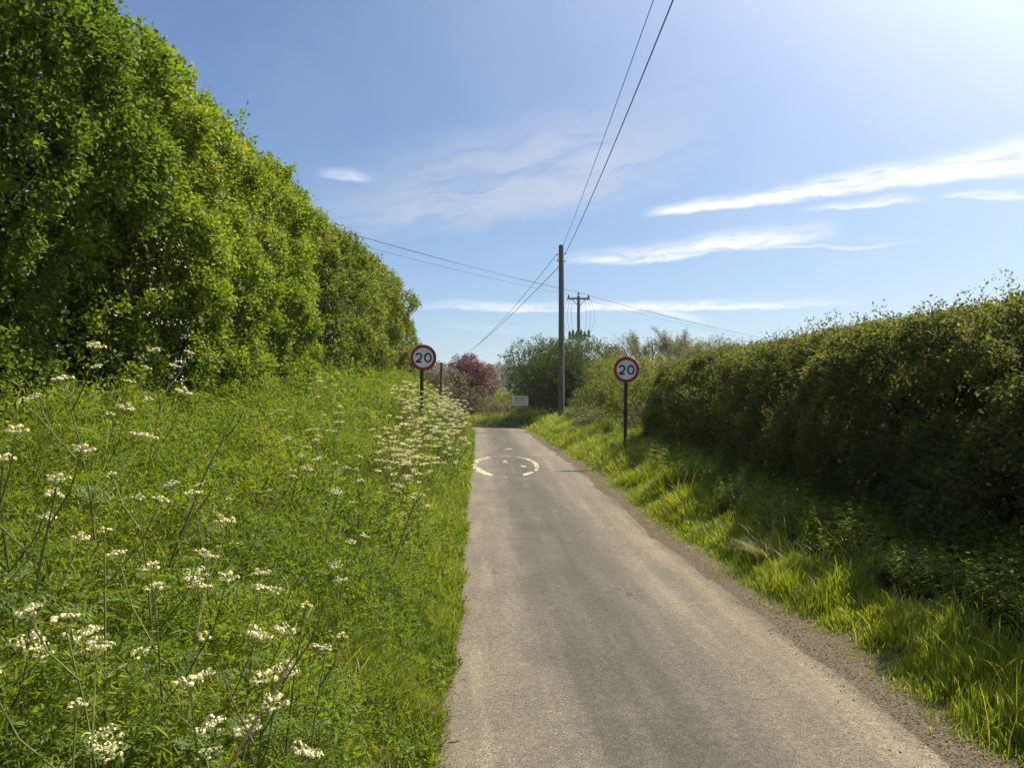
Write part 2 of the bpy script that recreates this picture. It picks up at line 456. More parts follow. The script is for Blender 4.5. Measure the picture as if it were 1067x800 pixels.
W = bpy.data.worlds.new('World'); SC.world = W; W.use_nodes = True
nt = W.node_tree; nt.nodes.clear(); t = NT(nt)
sky = t.n('ShaderNodeTexSky', sky_type='NISHITA'); sky.sun_disc = False
sky.sun_elevation = R(EL); sky.sun_rotation = R(AZ); sky.air_density = 1.0; sky.dust_density = .6; sky.ozone_density = 1.6; sky.altitude = 100
dirv = t.n('ShaderNodeTexCoord').outputs['Generated']
dx, dy, dz = t.xyz(dirv)
az = t.math('ARCTAN2', dx, dy); el = t.math('ARCSINE', dz)
cv = t.n('ShaderNodeCombineXYZ'); t.put(cv.inputs[0], az); t.put(cv.inputs[1], el)
cv = cv.outputs[0]
n1 = t.noise(cv, 9, 4, .6); n2 = t.noise(cv, 38, 4, .65)
def streak(u0, v0, u1, v1, w0, w1, strength, feather=.35, bend=0., warp=.012, comb=14):
    """one wisp of cirrus between two directions (azimuth, elevation), widths in radians"""
    def ae(u, v):
        X, Z = (u - 498) / 806, (415 - v) / 806
        return math.atan2(X, 1), math.atan2(Z, math.hypot(X, 1))
    a0, e0 = ae(u0, v0); a1, e1 = ae(u1, v1)
    L = math.hypot(a1 - a0, e1 - e0); c, s = (a1 - a0) / L, (e1 - e0) / L
    A = t.math('SUBTRACT', az, a0); E = t.math('SUBTRACT', el, e0)
    p = t.math('DIVIDE', t.math('ADD', t.math('MULTIPLY', A, c), t.math('MULTIPLY', E, s)), L)
    q = t.math('SUBTRACT', t.math('MULTIPLY', E, c), t.math('MULTIPLY', A, s))
    q = t.math('ADD', q, t.math('MULTIPLY', t.math('SUBTRACT', n1, .5), warp * 2))
    if bend: q = t.math('ADD', q, t.math('MULTIPLY', t.math('MULTIPLY', p, t.math('SUBTRACT', 1, p)), bend))
    w = t.math('ADD', w0, t.math('MULTIPLY', t.math('MAXIMUM', p, 0), w1 - w0))
    d = t.math('DIVIDE', q, w)
    # sharp lower side, feathered upper side
    up = t.mapr(d, 0, 2.2, 1, 0); lo = t.mapr(d, -.75, 0, 0, 1)
    prof = t.math('MULTIPLY', up, lo)
    ends = t.math('MULTIPLY', t.mapr(p, -.02, feather, 0, 1), t.mapr(p, 1 - feather, 1.04, 1, 0))
    st = t.n('ShaderNodeCombineXYZ'); t.put(st.inputs[0], t.math('MULTIPLY', p, L * comb)); t.put(st.inputs[1], t.math('MULTIPLY', q, comb * 7))
    st.inputs[2].default_value = u0 * .013
    tex = t.mapr(t.noise(st.outputs[0], 1.3, 5, .62, .6), .26, .60, .18, 1)
    return t.math('MULTIPLY', t.math('MULTIPLY', prof, ends), t.math('MULTIPLY', tex, strength))
S = [streak(672, 222, 1180, 146, .005, .019, 1.0, .10, -.012),
     streak(835, 216, 985, 202, .003, .006, .55, .3),
     streak(985, 199, 1110, 196, .003, .006, .55, .3),
     streak(575, 277, 890, 238, .008, .014, .85, .25, -.004),
     streak(760, 256, 985, 250, .002, .003, .35, .35),
     streak(395, 319, 935, 311, .006, .006, .85, .35, .006),
     streak(672, 320, 742, 336, .003, .0045, .55, .3, 0, .004),
     streak(325, 184, 392, 186, .006, .008, .5, .4),
     streak(440, 340, 560, 346, .004, .006, .18, .4)]
cl = S[0]
for q in S[1:]: cl = t.math('MAXIMUM', cl, q)
# broad thin veils
veil = t.math('MULTIPLY', streak(250, 250, 800, 140, .045, .075, .55, .45, 0, .03, 5), 1.0)
veil2 = t.mapr(t.noise(cv, 3.2, 5, .6, .4), .35, .75, 0, .10)
thin = t.math('MAXIMUM', veil, veil2)
thin = t.math('ADD', thin, t.mapr(az, -.30, .80, .015, .22))           # cirrostratus thickens to the right
# glow round the sun through the thin cloud (forward scattering)
dot = t.n('ShaderNodeVectorMath', operation='DOT_PRODUCT'); t.put(dot.inputs[0], dirv); dot.inputs[1].default_value = sd
glow = t.math('POWER', t.math('MAXIMUM', dot.outputs['Value'], 0), 7)
hot = t.math('MULTIPLY', t.mapr(glow, .10, .55), t.mapr(t.noise(cv, 5, 4, .55), .35, .65, .35, 1))
cloudcol = t.mix(t.math('MINIMUM', glow, 1), (6.2, 6.4, 6.8), (11., 10.8, 10.4))
skyc = t.mix(1., sky.outputs[0], SKYTINT, 'MULTIPLY')
c = t.mix(t.math('MINIMUM', t.math('ADD', thin, hot), .85), skyc, cloudcol)
c = t.mix(t.math('MINIMUM', cl, .92), c, t.mix(.5, cloudcol, (13., 13., 13.)))
c = t.mix(t.math('MULTIPLY', glow, 2.3), c, (10.5, 10.3, 10.), 'ADD')
bg = t.n('ShaderNodeBackground'); nt.links.new(c, bg.inputs[0]); bg.inputs[1].default_value = SKYSTR
ow = t.n('ShaderNodeOutputWorld'); nt.links.new(bg.outputs[0], ow.inputs[0])

SC.view_settings.view_transform = 'Standard'; SC.view_settings.look = 'None'
SC.view_settings.exposure = EXPO; SC.view_settings.gamma = 1
cy = SC.cycles
cy.max_bounces = 7; cy.diffuse_bounces = 3; cy.glossy_bounces = 2; cy.transmission_bounces = 4; cy.transparent_max_bounces = 6
cy.caustics_reflective = False; cy.caustics_refractive = False
cy.use_adaptive_sampling = True; cy.adaptive_threshold = .02
cy.use_denoising = True
try: cy.denoiser = 'OPENIMAGEDENOISE'
except Exception: pass

# ------------------------------------------------------------------ the air: even thin haze round everything
m, nt = newmat('air'); t = NT(nt)
v = t.n('ShaderNodeVolumePrincipled'); v.inputs['Density'].default_value = HAZE; v.inputs['Anisotropy'].default_value = .35
v.inputs['Color'].default_value = (.92, .94, .97, 1)
ov = t.n('ShaderNodeOutputMaterial'); nt.links.new(v.outputs[0], ov.inputs['Volume'])
b = MB(); b.box((0, 450, 25), (2400, 1900, 82)); 
if HAZE > 0: b.build('haze', m, None, False, kind='stuff', label='thin pale haze in the warm air over the lane and fields', cat='haze')
SC.cycles.volume_step_rate = 4; SC.cycles.volume_bounces = 0

# ------------------------------------------------------------------ ground and lane
def axis(lo, hi, fine0, fine1, step, grow=1.16):
    a = list(np.arange(fine0, fine1 + 1e-6, step))
    s = step; v = fine1
    while v < hi: s *= grow; v += s; a.append(min(v, hi))
    s = step; v = fine0
    while v > lo: s *= grow; v -= s; a.insert(0, max(v, lo))
    return np.unique(np.round(np.array(a), 4))
gx = axis(-1150, 1150, -6, 8, .11); gy = axis(-400, 1350, -2, 50, .2)
X, Y = np.meshgrid(gx, gy)
Z = H(X, Y)
st_, u_ = lane(X.ravel(), Y.ravel())
au = np.abs(u_.reshape(X.shape))
Z = Z - .03 * sstep(HALF + .02, HALF - .12, au) * (st_.reshape(X.shape) < 80)      # bed of the lane just under the tarmac
nx, ny = len(gx), len(gy)
me = bpy.data.meshes.new('ground')
V = np.stack([X, Y, Z], -1).reshape(-1, 3)
me.vertices.add(len(V)); me.vertices.foreach_set('co', V.ravel().astype(np.float32))
i, j = np.meshgrid(np.arange(nx - 1), np.arange(ny - 1)); k = (j * nx + i).ravel()
F = np.stack([k, k + 1, k + nx + 1, k + nx], 1)
me.loops.add(F.size); me.loops.foreach_set('vertex_index', F.ravel().astype(np.int32))
me.polygons.add(len(F)); me.polygons.foreach_set('loop_start', (np.arange(len(F)) * 4).astype(np.int32))
at = me.attributes.new('edge', 'FLOAT', 'POINT')
ur = u_.reshape(X.shape)
edge = sstep(.55, .25, np.where(ur > 0, au - HALF, (au - HALF) * 2.2) + (vnoise(X * 3, Y * 3, 0, 7) - .5) * .3)
at.data.foreach_set('value', edge.ravel().astype(np.float32))
me.update(calc_edges=True); me.polygons.foreach_set('use_smooth', np.ones(len(F), bool))
link('ground', me, M['soil'], kind='structure')

# the lane: a strip that follows the centre line, ragged at both edges
ks = [q for q in range(len(CS)) if -8 <= CS[q] <= 74]
stn = np.arange(-7.5, 74, .12)
pcx = np.interp(stn, CS, CP[:, 0]); pcy = np.interp(stn, CS, CP[:, 1])
ptx = np.interp(stn, CS, CT[:, 0]); pty = np.interp(stn, CS, CT[:, 1])
le = -HALF + (fbm(stn * 1.6, 0, 0, 31, 5) - .5) * .15; re = HALF + (fbm(stn * 1.3, 5, 0, 32, 5) - .5) * .26
cols = 13
rows = []
for q in range(cols):
    f = q / (cols - 1); u = le * (1 - f) + re * f
    px = pcx + pty * u; py = pcy - ptx * u
    pz = zroad(stn) + .004 + .018 * (1 - (2 * f - 1)**2) - .012 * np.exp(-((f - .25) / .09)**2) - .012 * np.exp(-((f - .78) / .09)**2) + (vnoise(px * .9, py * .9, 0, 4) - .5) * .012
    if q in (0, cols - 1): pz = pz - .012
    rows.append(np.stack([px, py, pz], -1))
G = np.stack(rows, 1); n = len(stn)
me = bpy.data.meshes.new('lane')
me.vertices.add(n * cols); me.vertices.foreach_set('co', G.ravel().astype(np.float32))
i, j = np.meshgrid(np.arange(cols - 1), np.arange(n - 1)); k = (j * cols + i).ravel()
F = np.stack([k, k + 1, k + cols + 1, k + cols], 1)
me.loops.add(F.size); me.loops.foreach_set('vertex_index', F.ravel().astype(np.int32))
me.polygons.add(len(F)); me.polygons.foreach_set('loop_start', (np.arange(len(F)) * 4).astype(np.int32))
me.update(calc_edges=True); me.polygons.foreach_set('use_smooth', np.ones(len(F), bool))
link('road', me, M['tarmac'], kind='structure')
def road_z(x, y):
    s = float(lane([x], [y])[0][0]); ix = int(np.clip((s - stn[0]) / .12, 0, n - 1))
    return float(np.interp(x, G[ix, :, 0], G[ix, :, 2]))

# the worn roundel painted on the lane
mb = MB()
cx, cyy, rx, ry = .64, 18.75, .82, 2.65
def arc(a0, a1, w, steps=None):
    steps = steps or max(3, int(abs(a1 - a0) / 5))
    V = []
    for q in range(steps + 1):
        f = q / steps; a = R(a0 + (a1 - a0) * f)
        ww = w * (.35 + .65 * min(1, 5 * min(f, 1 - f) + .15)) * (.85 + .3 * float(vnoise(a * 6, w * 9, 0, 3)))
        for k in range(4):
            g = 1 - ww * k / 3
            px, py = cx + rx * g * math.cos(a), cyy + ry * g * math.sin(a)
            V.append((px, py, road_z(px, py) + .004))
    F = []
    for q in range(steps):
        for k in range(3): F.append((q * 4 + k, q * 4 + k + 1, (q + 1) * 4 + k + 1, (q + 1) * 4 + k))
    mb.add(V, F)
arc(112, 246, .19); arc(-36, 60, .12); arc(70, 86, .04); arc(94, 106, .04); arc(256, 268, .045); arc(254, 268, .06); arc(-66, -44, .11); arc(78, 100, .05)
def patch(px, py, dx, dy, seed):
    V = [(px, py, road_z(px, py) + .004)]
    for q in range(14):
        a = 2 * math.pi * q / 14; r = .7 + .5 * float(vnoise(q * 1.7, seed, 0, 3))
        V.append((px + dx * r * math.cos(a), py + dy * r * math.sin(a), road_z(px, py) + .004))
    mb.add(V, [(0, q + 1, (q + 1) % 14 + 1) for q in range(14)])
patch(.68, 19.4, .065, .42, 1);  patch(1.07, 18.2, .07, .26, 5); patch(.98, 24.2, .13, .25, 7)
o = mb.build('road_marking', M['paint'])
tag(o, 'worn white speed roundel painted on the lane, mostly flaked away to a broken ring', 'road marking')

# loose grit and gravel along both edges
def gravel(name, n, fu, fy, smin, smax):
    y = fy(n); u = fu(n); x = 1.025 + u
    z = H(x, y) + .006
    s = rng.uniform(smin, smax, n) * rng.uniform(.5, 1, n)
    oct_ = np.array([(1, 0, 0), (0, 1, 0), (-1, 0, 0), (0, -1, 0), (0, 0, .45), (0, 0, -.5)])
    V = oct_[None] * s[:, None, None] * rng.uniform(.6, 1.25, (n, 6, 1))
    an = rng.uniform(0, 6.28, n); c, q = np.cos(an), np.sin(an)
    V = np.stack([V[..., 0] * c[:, None] - V[..., 1] * q[:, None], V[..., 0] * q[:, None] + V[..., 1] * c[:, None], V[..., 2]], -1)
    V = V + np.stack([x, y, z], -1)[:, None]
    return V
OCT = [(0, 1, 4), (1, 2, 4), (2, 3, 4), (3, 0, 4), (1, 0, 5), (2, 1, 5), (3, 2, 5), (0, 3, 5)]
Va = gravel('a', 10000, lambda n: HALF + .10 + (.13 * rng.normal(size=n)), lambda n: 2.5 + 30 * rng.random(n)**1.8, .003, .010)
Vb = gravel('b', 6000, lambda n: -HALF + .05 - np.abs(rng.normal(size=n)) * .10 + .06, lambda n: 2.2 + 24 * rng.random(n)**1.8, .003, .010)
Vc = gravel('c', 900, lambda n: rng.uniform(-HALF, HALF, n), lambda n: 2.8 + 14 * rng.random(n)**1.5, .002, .006)
V = np.concatenate([Va, Vb, Vc])
link('roadside_gravel', quads('roadside_gravel', V, 6, OCT, rng.random(len(V))), M['gravel'], label='loose brown gravel and grit along both edges of the lane', cat='gravel', kind='stuff')

# ------------------------------------------------------------------ speed limit signs
def digit_strokes(ch):
    if ch == '0':
        return [[(.5 + .36 * math.sin(a) * 1.0, .5 + .43 * math.cos(a)) for a in np.linspace(0, 2 * math.pi, 41)]]
    if ch == '2':
        top = [(.47 + .32 * math.cos(a), .63 + .30 * math.sin(a)) for a in np.linspace(R(168), R(-35), 22)]
        return [top + [(.52, .26), (.15, .07)], [(.10, .07), (.84, .07)]]
def ribbon(mbx, pts, w, y, sx, sz, ox, oz, thick=.002):
    closed = math.hypot(pts[0][0] - pts[-1][0], pts[0][1] - pts[-1][1]) < 1e-6
    P = [(ox + p[0] * sx, oz + p[1] * sz) for p in pts]
    n = len(P); Lf = []; Rt = []
    for i in range(n):
        if closed: a, b = P[(i - 1) % (n - 1)], P[(i + 1) % (n - 1)]
        else: a, b = P[max(i - 1, 0)], P[min(i + 1, n - 1)]
        d = Vector((b[0] - a[0], b[1] - a[1])); d.normalize(); nn = Vector((-d.y, d.x)) * w / 2
        Lf.append((P[i][0] + nn.x, y, P[i][1] + nn.y)); Rt.append((P[i][0] - nn.x, y, P[i][1] - nn.y))
    V = Lf + Rt + [(v[0], v[1] + thick, v[2]) for v in Lf + Rt]
    F = []
    for i in range(n - 1):
        F += [(i, i + 1, n + i + 1, n + i), (i, 2 * n + i, 2 * n + i + 1, i + 1), (n + i, n + i + 1, 3 * n + i + 1, 3 * n + i)]
    mbx.add(V, F)
def disc(mbx, r0, r1, y0, y1, n=56):
    """flat ring (r0 may be 0) facing -Y, from y0 (front) to y1 (back)"""
    V = []; F = []
    for r, y in ((r0, y0), (r1, y0), (r1, y1), (r0, y1)):
        for k in range(n): V.append((r * math.cos(2 * math.pi * k / n), y, r * math.sin(2 * math.pi * k / n)))
    for q in range(4):
        for k in range(n):
            k2 = (k + 1) % n; a, b = q * n, ((q + 1) % 4) * n
            F.append((a + k, a + k2, b + k2, b + k))
    mbx.add(V, F)
def speed_sign(x, y, zc, label, rz, lean, postoff):
    zb = h1(x, y) - .25
    root = empty('speed_sign', (x, y, zb), label, 'road sign', 'twenty limit signs either side of the lane', rz)
    root.rotation_euler = (0, lean, rz)
    h = zc - zb; r = .30
    pb = MB(); pb.tube([(postoff, 0, 0), (postoff, 0, h + .20)], .041, 16)
    pb.lathe([(.046, h + .20), (.046, h + .225), (.02, h + .235)], (postoff, 0, 0), 14)
    post = pb.build('post', M['blackpost'], root)
    for dz in (-.13, .13):
        cb = MB(); cb.box((0, -.052, h + dz), (.40, .014, .035), .003)
        cb.box((postoff, -.047, h + dz), (.10, .03, .05), .004)
        cb.tube([(postoff + .05 * math.cos(a), .05 * math.sin(a), h + dz) for a in np.linspace(-.4, math.pi + .4, 12)], .008, 6)
        cb.build('clip', M['alu'], root)
    def shift(mbx): mbx.v = [(a, b, c + h) for a, b, c in mbx.v]; return mbx
    d = MB(); disc(d, 0.0005, r - .004, -.066, -.060); plate = shift(d).build('plate', M['signwhite'], root, False)
    d = MB(); disc(d, r * .755, r, -.070, -.058); shift(d).build('red_ring', M['signred'], root, False)
    for ch, ox in (('2', -.198), ('0', .006)):
        d = MB()
        for s in digit_strokes(ch): ribbon(d, s, .040, -.0688, .195, .222, ox, -.111)
        shift(d).build('digit', M['signblack'], plate, False)
    return root
speed_sign(-1.27, 17.9, 2.635, 'round red ringed 20 sign on a black post among cow parsley on the left bank', R(4), R(.3), -.03)
speed_sign(3.42, 17.9, 2.365, 'round red ringed 20 sign on a black post beside the dark clipped hedge', R(-3), R(.8), 0.0)

# plain notice board at the bend, thin post by the left sign
nx_, ny_ = 2.28, 41.8
zb = h1(nx_, ny_)
root = empty('notice_board', (nx_, ny_, zb - .1), 'small pale notice board on two short posts facing the lane at the bend', 'notice', None, R(3))
b = MB(); b.box((0, 0, 1.58 - zb + .1), (.88, .03, .54), .006); brd = b.build('board', M['notice'], root)
b = MB(); hz = 1.58 - zb + .1
for (xx, zz, w, hh) in [(-.20, .17, .25, .05), (.10, .17, .26, .05), (-.05, .075, .66, .02), (-.22, -.02, .2, .018), (.05, -.02, .26, .018), (-.10, -.10, .36, .018)]:
    b.box((xx, -.019, hz + zz), (w, .006, hh), .001)
b.build('lettering', M['noticeink'], brd)
for dx_ in (-.3, .3):
    b = MB(); b.tube([(dx_, .045, -.2), (dx_, .045, hz + .25)], .028, 10); b.build('post', M['galv'], root)

px_, py_ = -1.30, 26.5
zb = h1(px_, py_) - .2
root = empty('wooden_post', (px_, py_, zb), 'thin reddish brown wooden post rising from the bank just right of the left 20 sign', 'post')
root.rotation_euler = (0, R(1.5), 0)
hh = 2.88 - zb
b = MB(); b.box((0, 0, hh / 2), (.085, .085, hh), .008); b.build('shaft', M['postwood'], root)
b = MB(); b.box((0, 0, hh + .012), (.11, .11, .024), .006); b.add([(-.055, -.055, hh + .024), (.055, -.055, hh + .024), (.055, .055, hh + .024), (-.055, .055, hh + .024), (0, 0, hh + .055)], [(0, 1, 4), (1, 2, 4), (2, 3, 4), (3, 0, 4)]); b.build('cap', M['postwood'], root, False)

# ------------------------------------------------------------------ poles and wires
P1 = (4.0, 37.0); z1 = h1(*P1)
root = empty('telegraph_pole', (P1[0], P1[1], z1 - .3), 'tall plain wooden telegraph pole standing in the grass verge on the right of the lane', 'pole')
top = 9.05 - z1 + .3
b = MB(); b.tube([(0, 0, 0), (0.01, 0, top * .5), (.0, 0, top)], [.155, .140, .118], 20); b.lathe([(.118, top), (.105, top + .03), (.02, top + .045)], (0, 0, 0), 20); b.build('pole', M['pole'], root)
for sx, dz, sy in ((1, -.42, -1), (-1, -.75, -1), (1, -.75, 1), (-1, -.42, 1)):
    b = MB(); b.tube([(sx * .09, sy * .05, top + dz), (sx * .19, sy * .09, top + dz)], .014, 8); b.lathe([(.022, -.02), (.035, .0), (.035, .04), (.02, .06)], (sx * .19, sy * .09, top + dz), 10)
    b.build('bracket', M['galv'], root)
b = MB(); b.box((0, -.152, 2.7), (.10, .012, .14), .003); b.build('number_plate', M['galv'], root)
b = MB(); b.tube([(.125, -.075, .2), (.122, -.07, top * .5), (.105, -.06, top - .8)], .012, 6); b.build('cable', M['cable'], root)

P2 = (8.5, 65.0); z2 = h1(*P2)
root = empty('transformer_pole', (P2[0], P2[1], z2 - .3), 'electricity pole carrying a crossarm, insulators and switchgear, behind the dark bush', 'pole')
top2 = 10.35 - z2 + .3
b = MB(); b.tube([(0, 0, 0), (0, 0, top2)], [.17, .125], 16); b.lathe([(.125, top2), (.02, top2 + .03)], (0, 0, 0), 16); b.build('pole', M['pole'], root)
b = MB(); b.box((0, -.16, top2 - .22), (1.9, .10, .12), .01); b.box((0, .16, top2 - .22), (1.9, .10, .12), .01)
b.tube([(.62, -.16, top2 - .26), (.05, -.14, top2 - .85)], .028, 6); b.tube([(-.62, -.16, top2 - .26), (-.05, -.14, top2 - .85)], .028, 6)
arm = b.build('crossarm', M['galv'], root)
for ax in (-.85, 0, .85):
    for sy in (-1, 1):
        b = MB(); zz = top2 - .1 + (.22 if ax == 0 else 0)
        b.lathe([(.02, -.06), (.06, .0), (.03, .03), (.07, .07), (.035, .10), (.06, .15), (.02, .20)], (ax, sy * .2, zz), 10); b.build('insulator', M['porcelain'], arm)
b = MB(); b.box((0, -.2, top2 - 3.35), (1.75, .18, .16), .01); b.box((-.1, -.2, top2 - 3.62), (1.3, .34, .24), .01); sw = b.build('switch_bar', M['galv'], root)
for ax in (-.78, -.5, -.2, .2, .5, .85):
    b = MB(); b.lathe([(.07, -.36), (.14, -.26), (.09, -.18), (.15, -.08), (.09, .0), (.14, .10), (.07, .24), (.03, .36)], (ax, -.2, top2 - 3.25 + .07 * math.sin(ax * 9)), 10); b.build('bushing', M['porcelain'], sw)
for sx in (-1, 1):
    for k in range(3):
        a0 = .95 - .22 * k
        pts = [(sx * a0, -.2, top2 - .25), (sx * (a0 + .32 - .10 * k), -.2, top2 - 1.3), (sx * (a0 + .34 - .12 * k), -.2, top2 - 2.2), (sx * (a0 + .12 - .05 * k), -.2, top2 - 2.9), (sx * (.8 - .25 * k), -.2, top2 - 3.1)]
        # smooth
        sp = []
        for q in range(len(pts) - 1):
            for f in (0, .25, .5, .75):
                p0, p1, p2, p3 = [Vector(pts[min(max(q + d, 0), len(pts) - 1)]) for d in (-1, 0, 1, 2)]
                sp.append(.5 * ((2 * p1) + (p2 - p0) * f + (2 * p0 - 5 * p1 + 4 * p2 - p3) * f * f + (3 * p1 - p0 - 3 * p2 + p3) * f**3))
        sp.append(Vector(pts[-1]))
        b = MB(); b.tube(sp, .010, 5); b.build('jumper_lead', M['cable'], root)

def wire(name, A, B, sag, r, label, group, mat='cable'):
    A, B = Vector(A), Vector(B); pts = []
    for k in range(41):
        f = k / 40; p = A.lerp(B, f); p.z -= 4 * sag * f * (1 - f); pts.append(p)
    b = MB(); b.tube(pts, r, 6)
    o = b.build(name, M[mat]); tag(o, label, 'wire', group); return o
g = 'service wires from the telegraph pole'
zt = 9.05
wire('overhead_wire', (P1[0] + .19, P1[1] - .09, zt - .38), (1.95, -14, 8.9), .75, .013, 'thicker of the two wires running overhead from the plain pole towards the camera', g)
wire('overhead_wire', (P1[0] - .19, P1[1] - .09, zt - .70), (1.79, -14, 8.85), .45, .0075, 'thinner of the two wires running overhead from the plain pole towards the camera', g)
wire('overhead_wire', (P1[0] + .19, P1[1] + .09, zt - .70), (-3.2, 112, 7.2), .5, .017, 'wire sloping from the plain pole down to the copper bush, the steadier of that pair', g)
wire('overhead_wire', (P1[0] - .19, P1[1] + .09, zt - .38), (-4.4, 112, 7.0), 1.2, .012, 'fainter slack wire sloping from the plain pole towards the copper bush', g)
g = 'high voltage wires meeting at the crossarm'
for k, ax in enumerate((-.85, 0, .85)):
    zz = 10.35 - .1 + (.42 if ax == 0 else .2)
    ll = 'one of three wires from the left hedge to the crossarm pole'
    wire('power_line', (P2[0] + ax, P2[1] - .2, zz), (-28 + ax * .7, 2 - ax * .5, 10.9 + (.2 if ax == 0 else 0)), .9, .009, ll, 'power lines left of the crossarm')
    ll = 'one of three wires descending right from the crossarm pole'
    wire('power_line', (P2[0] + ax, P2[1] + .2, zz), (66 + ax * .7, 130 - ax * .6, 9.4), .8, .008, ll, 'power lines right of the crossarm')

# ------------------------------------------------------------------ leaf clumps
def clump_leaves(T, Nout, per, L, spread, out_bias=.6, up_bias=.35, lsd=.34, wl=.58, tw=None, fold=.18):
    """per leaves round each twig point T; Nout the outward direction there"""
    n = len(T)
    tdir = nrm(Nout * 1.0 + rvec(n) * .8 + np.array([0, 0, up_bias]))
    Tp = np.repeat(T, per, 0); Td = np.repeat(tdir, per, 0); No = np.repeat(Nout, per, 0)
    m = len(Tp)
    s = rng.uniform(-.5, .5, m)
    P = Tp + Td * (s * spread * 1.5)[:, None] + rng.normal(size=(m, 3)) * spread * .36
    D = nrm(Td * .5 + rvec(m) * .9 + No * .25)
    N = nrm(No * out_bias + rvec(m) * .75 + np.array([0, 0, .45]))
    l = L * rng.uniform(1 - lsd * 1.4, 1 + lsd, m)
    V = leaf_verts(P, D, N, l, l * wl * rng.uniform(.8, 1.2, m), fold)
    rn = np.clip(np.repeat(rng.random(n), per) * .5 + rng.random(m) * .5, 0, 1)
    return V, rn

# ------------------------------------------------------------------ the tall hedge on the left bank
def face_x(y):      # face of the hedge at mid height
    return np.interp(y, [-2, 1, 5, 9, 12, 15.6, 16.1, 18.3, 19.3, 24, 28, 32, 34], [-4.0, -4.0, -3.95, -3.85, -3.70, -3.50, -4.35, -4.35, -3.42, -3.18, -3.08, -2.98, -3.1])
def top_z(y):
    return np.interp(y, [-2, 5, 9, 12, 17, 22, 30, 33], [6.1, 6.1, 6.1, 6.0, 6.0, 6.05, 6.25, 5.0])
def hedge_left(y0, y1, n, per, L, spread, seed, bays):
    y = rng.uniform(y0, y1, n); q = rng.random(n)
    zb = H(face_x(y) + .15, y) + .05; zt = top_z(y) + (fbm(y * 1.1, 0, 0, seed, 3) - .5) * .55
    front = q < .80
    tt = np.where(front, rng.random(n)**.95, 1)
    z = zb + (zt - zb) * tt
    bulge = .12 + .15 * np.sin(tt * 2.6) - .38 * sstep(.72, 1.0, tt)**1.3 - .10 * sstep(.18, 0, tt)
    bump = (fbm(y * .75, z * .75, 0, seed + 1, 3) - .5) * .72 + (vnoise(y * 2.3, z * 2.3, 0, seed + 4) - .5) * .60
    if bays: bump = bump + .38 * np.sin(y * 2 * math.pi / bays + 1.2 + .5 * np.sin(z)) - .12
    near = sstep(10.5, 8.2, y)
    bulge = bulge + near * (.22 * sstep(.35, .8, tt) - .60 * sstep(.66, .22, tt)) - .10 * sstep(.45, 1.0, tt) * (y < 16) - .12 * (y > 16)
    depth = np.where(rng.random(n) < .72, np.abs(rng.normal(size=n)) * .10, rng.uniform(.05, .95, n))
    x = face_x(y) + bulge + bump - depth
    # top surface
    tx = rng.random(n)
    x = np.where(front, x, face_x(y) - .25 - .12 * (y < 16) - 2.0 * tx + bump * .5)
    zc = zt + .35 * np.sin(tx * math.pi) + (fbm(x * 1.5, y * 1.5, 0, seed + 2, 3) - .5) * .7 - np.abs(rng.normal(size=n)) * .10
    z = np.where(front, z, zc)
    # gaps: whole twigs missing in places, so the dark inside shows
    gap = fbm(y * 2.1, z * 2.1, x * 2.1, seed + 3, 2)
    keep = (gap > .44 + .10 * (rng.random(n) - .5)) | (depth > .35)
    keep &= ~((near > .5) & front & (tt < .62) & (rng.random(n) < .60))
    keep &= ~((y > 17.6) & (y < 19.5) & front & (tt < .72) & (rng.random(n) < .62))
    No = np.where(front[:, None], np.stack([np.ones(n), np.zeros(n), .25 + .9 * sstep(.75, 1, tt)], -1), np.array([[.15, 0, 1.]]))
    T = np.stack([x, y, z], -1)[keep]; No = nrm(No[keep])
    V, r = clump_leaves(T, No, per, L, spread)
    if y0 < 9:      # shade painted into the hawthorn leaf colour at this end, fresh maple farther on
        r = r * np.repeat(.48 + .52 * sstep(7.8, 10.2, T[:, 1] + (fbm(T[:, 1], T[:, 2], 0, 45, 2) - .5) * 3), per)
    else: r = np.clip(r * 1.02 + .06, 0, 1)
    return V, r
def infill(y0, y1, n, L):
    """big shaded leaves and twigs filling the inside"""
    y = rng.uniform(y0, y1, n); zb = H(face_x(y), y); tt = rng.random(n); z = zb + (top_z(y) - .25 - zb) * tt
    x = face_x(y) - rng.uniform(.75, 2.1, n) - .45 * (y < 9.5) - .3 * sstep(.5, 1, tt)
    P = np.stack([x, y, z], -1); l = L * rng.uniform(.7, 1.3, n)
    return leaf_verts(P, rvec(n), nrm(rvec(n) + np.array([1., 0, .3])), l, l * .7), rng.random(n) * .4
def shoots(ys, dens, L, seed, hmul=1.0, xo=-.8):
    """leafy shoots that stand above the clipped top"""
    V = []; rn = []; st = []
    for (y, h) in ys:
        x = float(face_x(np.array(y))) + xo + random.uniform(-.25, .2); z0 = float(top_z(np.array(y))) - .75
        lean = (random.uniform(-.18, .28), random.uniform(-.15, .15))
        m = int((h + .75) * dens); f = rng.random(m)
        P = np.stack([x + lean[0] * f * h + rng.normal(size=m) * .05, y + lean[1] * f * h + rng.normal(size=m) * .05, z0 + (h + .75) * f], -1)
        Vv, r = clump_leaves(P, nrm(np.stack([rng.normal(size=m), rng.normal(size=m), np.full(m, .8)], -1)), 4, L, .06)
        V.append(Vv); rn.append(r); st.append([(x, y, z0 - .5), (x + lean[0] * h * .6, y + lean[1] * h * .6, z0 + .3 + h * .6), (x + lean[0] * h * .9, y + lean[1] * h * .9, z0 + .6 + h * .9)])
    return np.concatenate(V), np.concatenate(rn), st

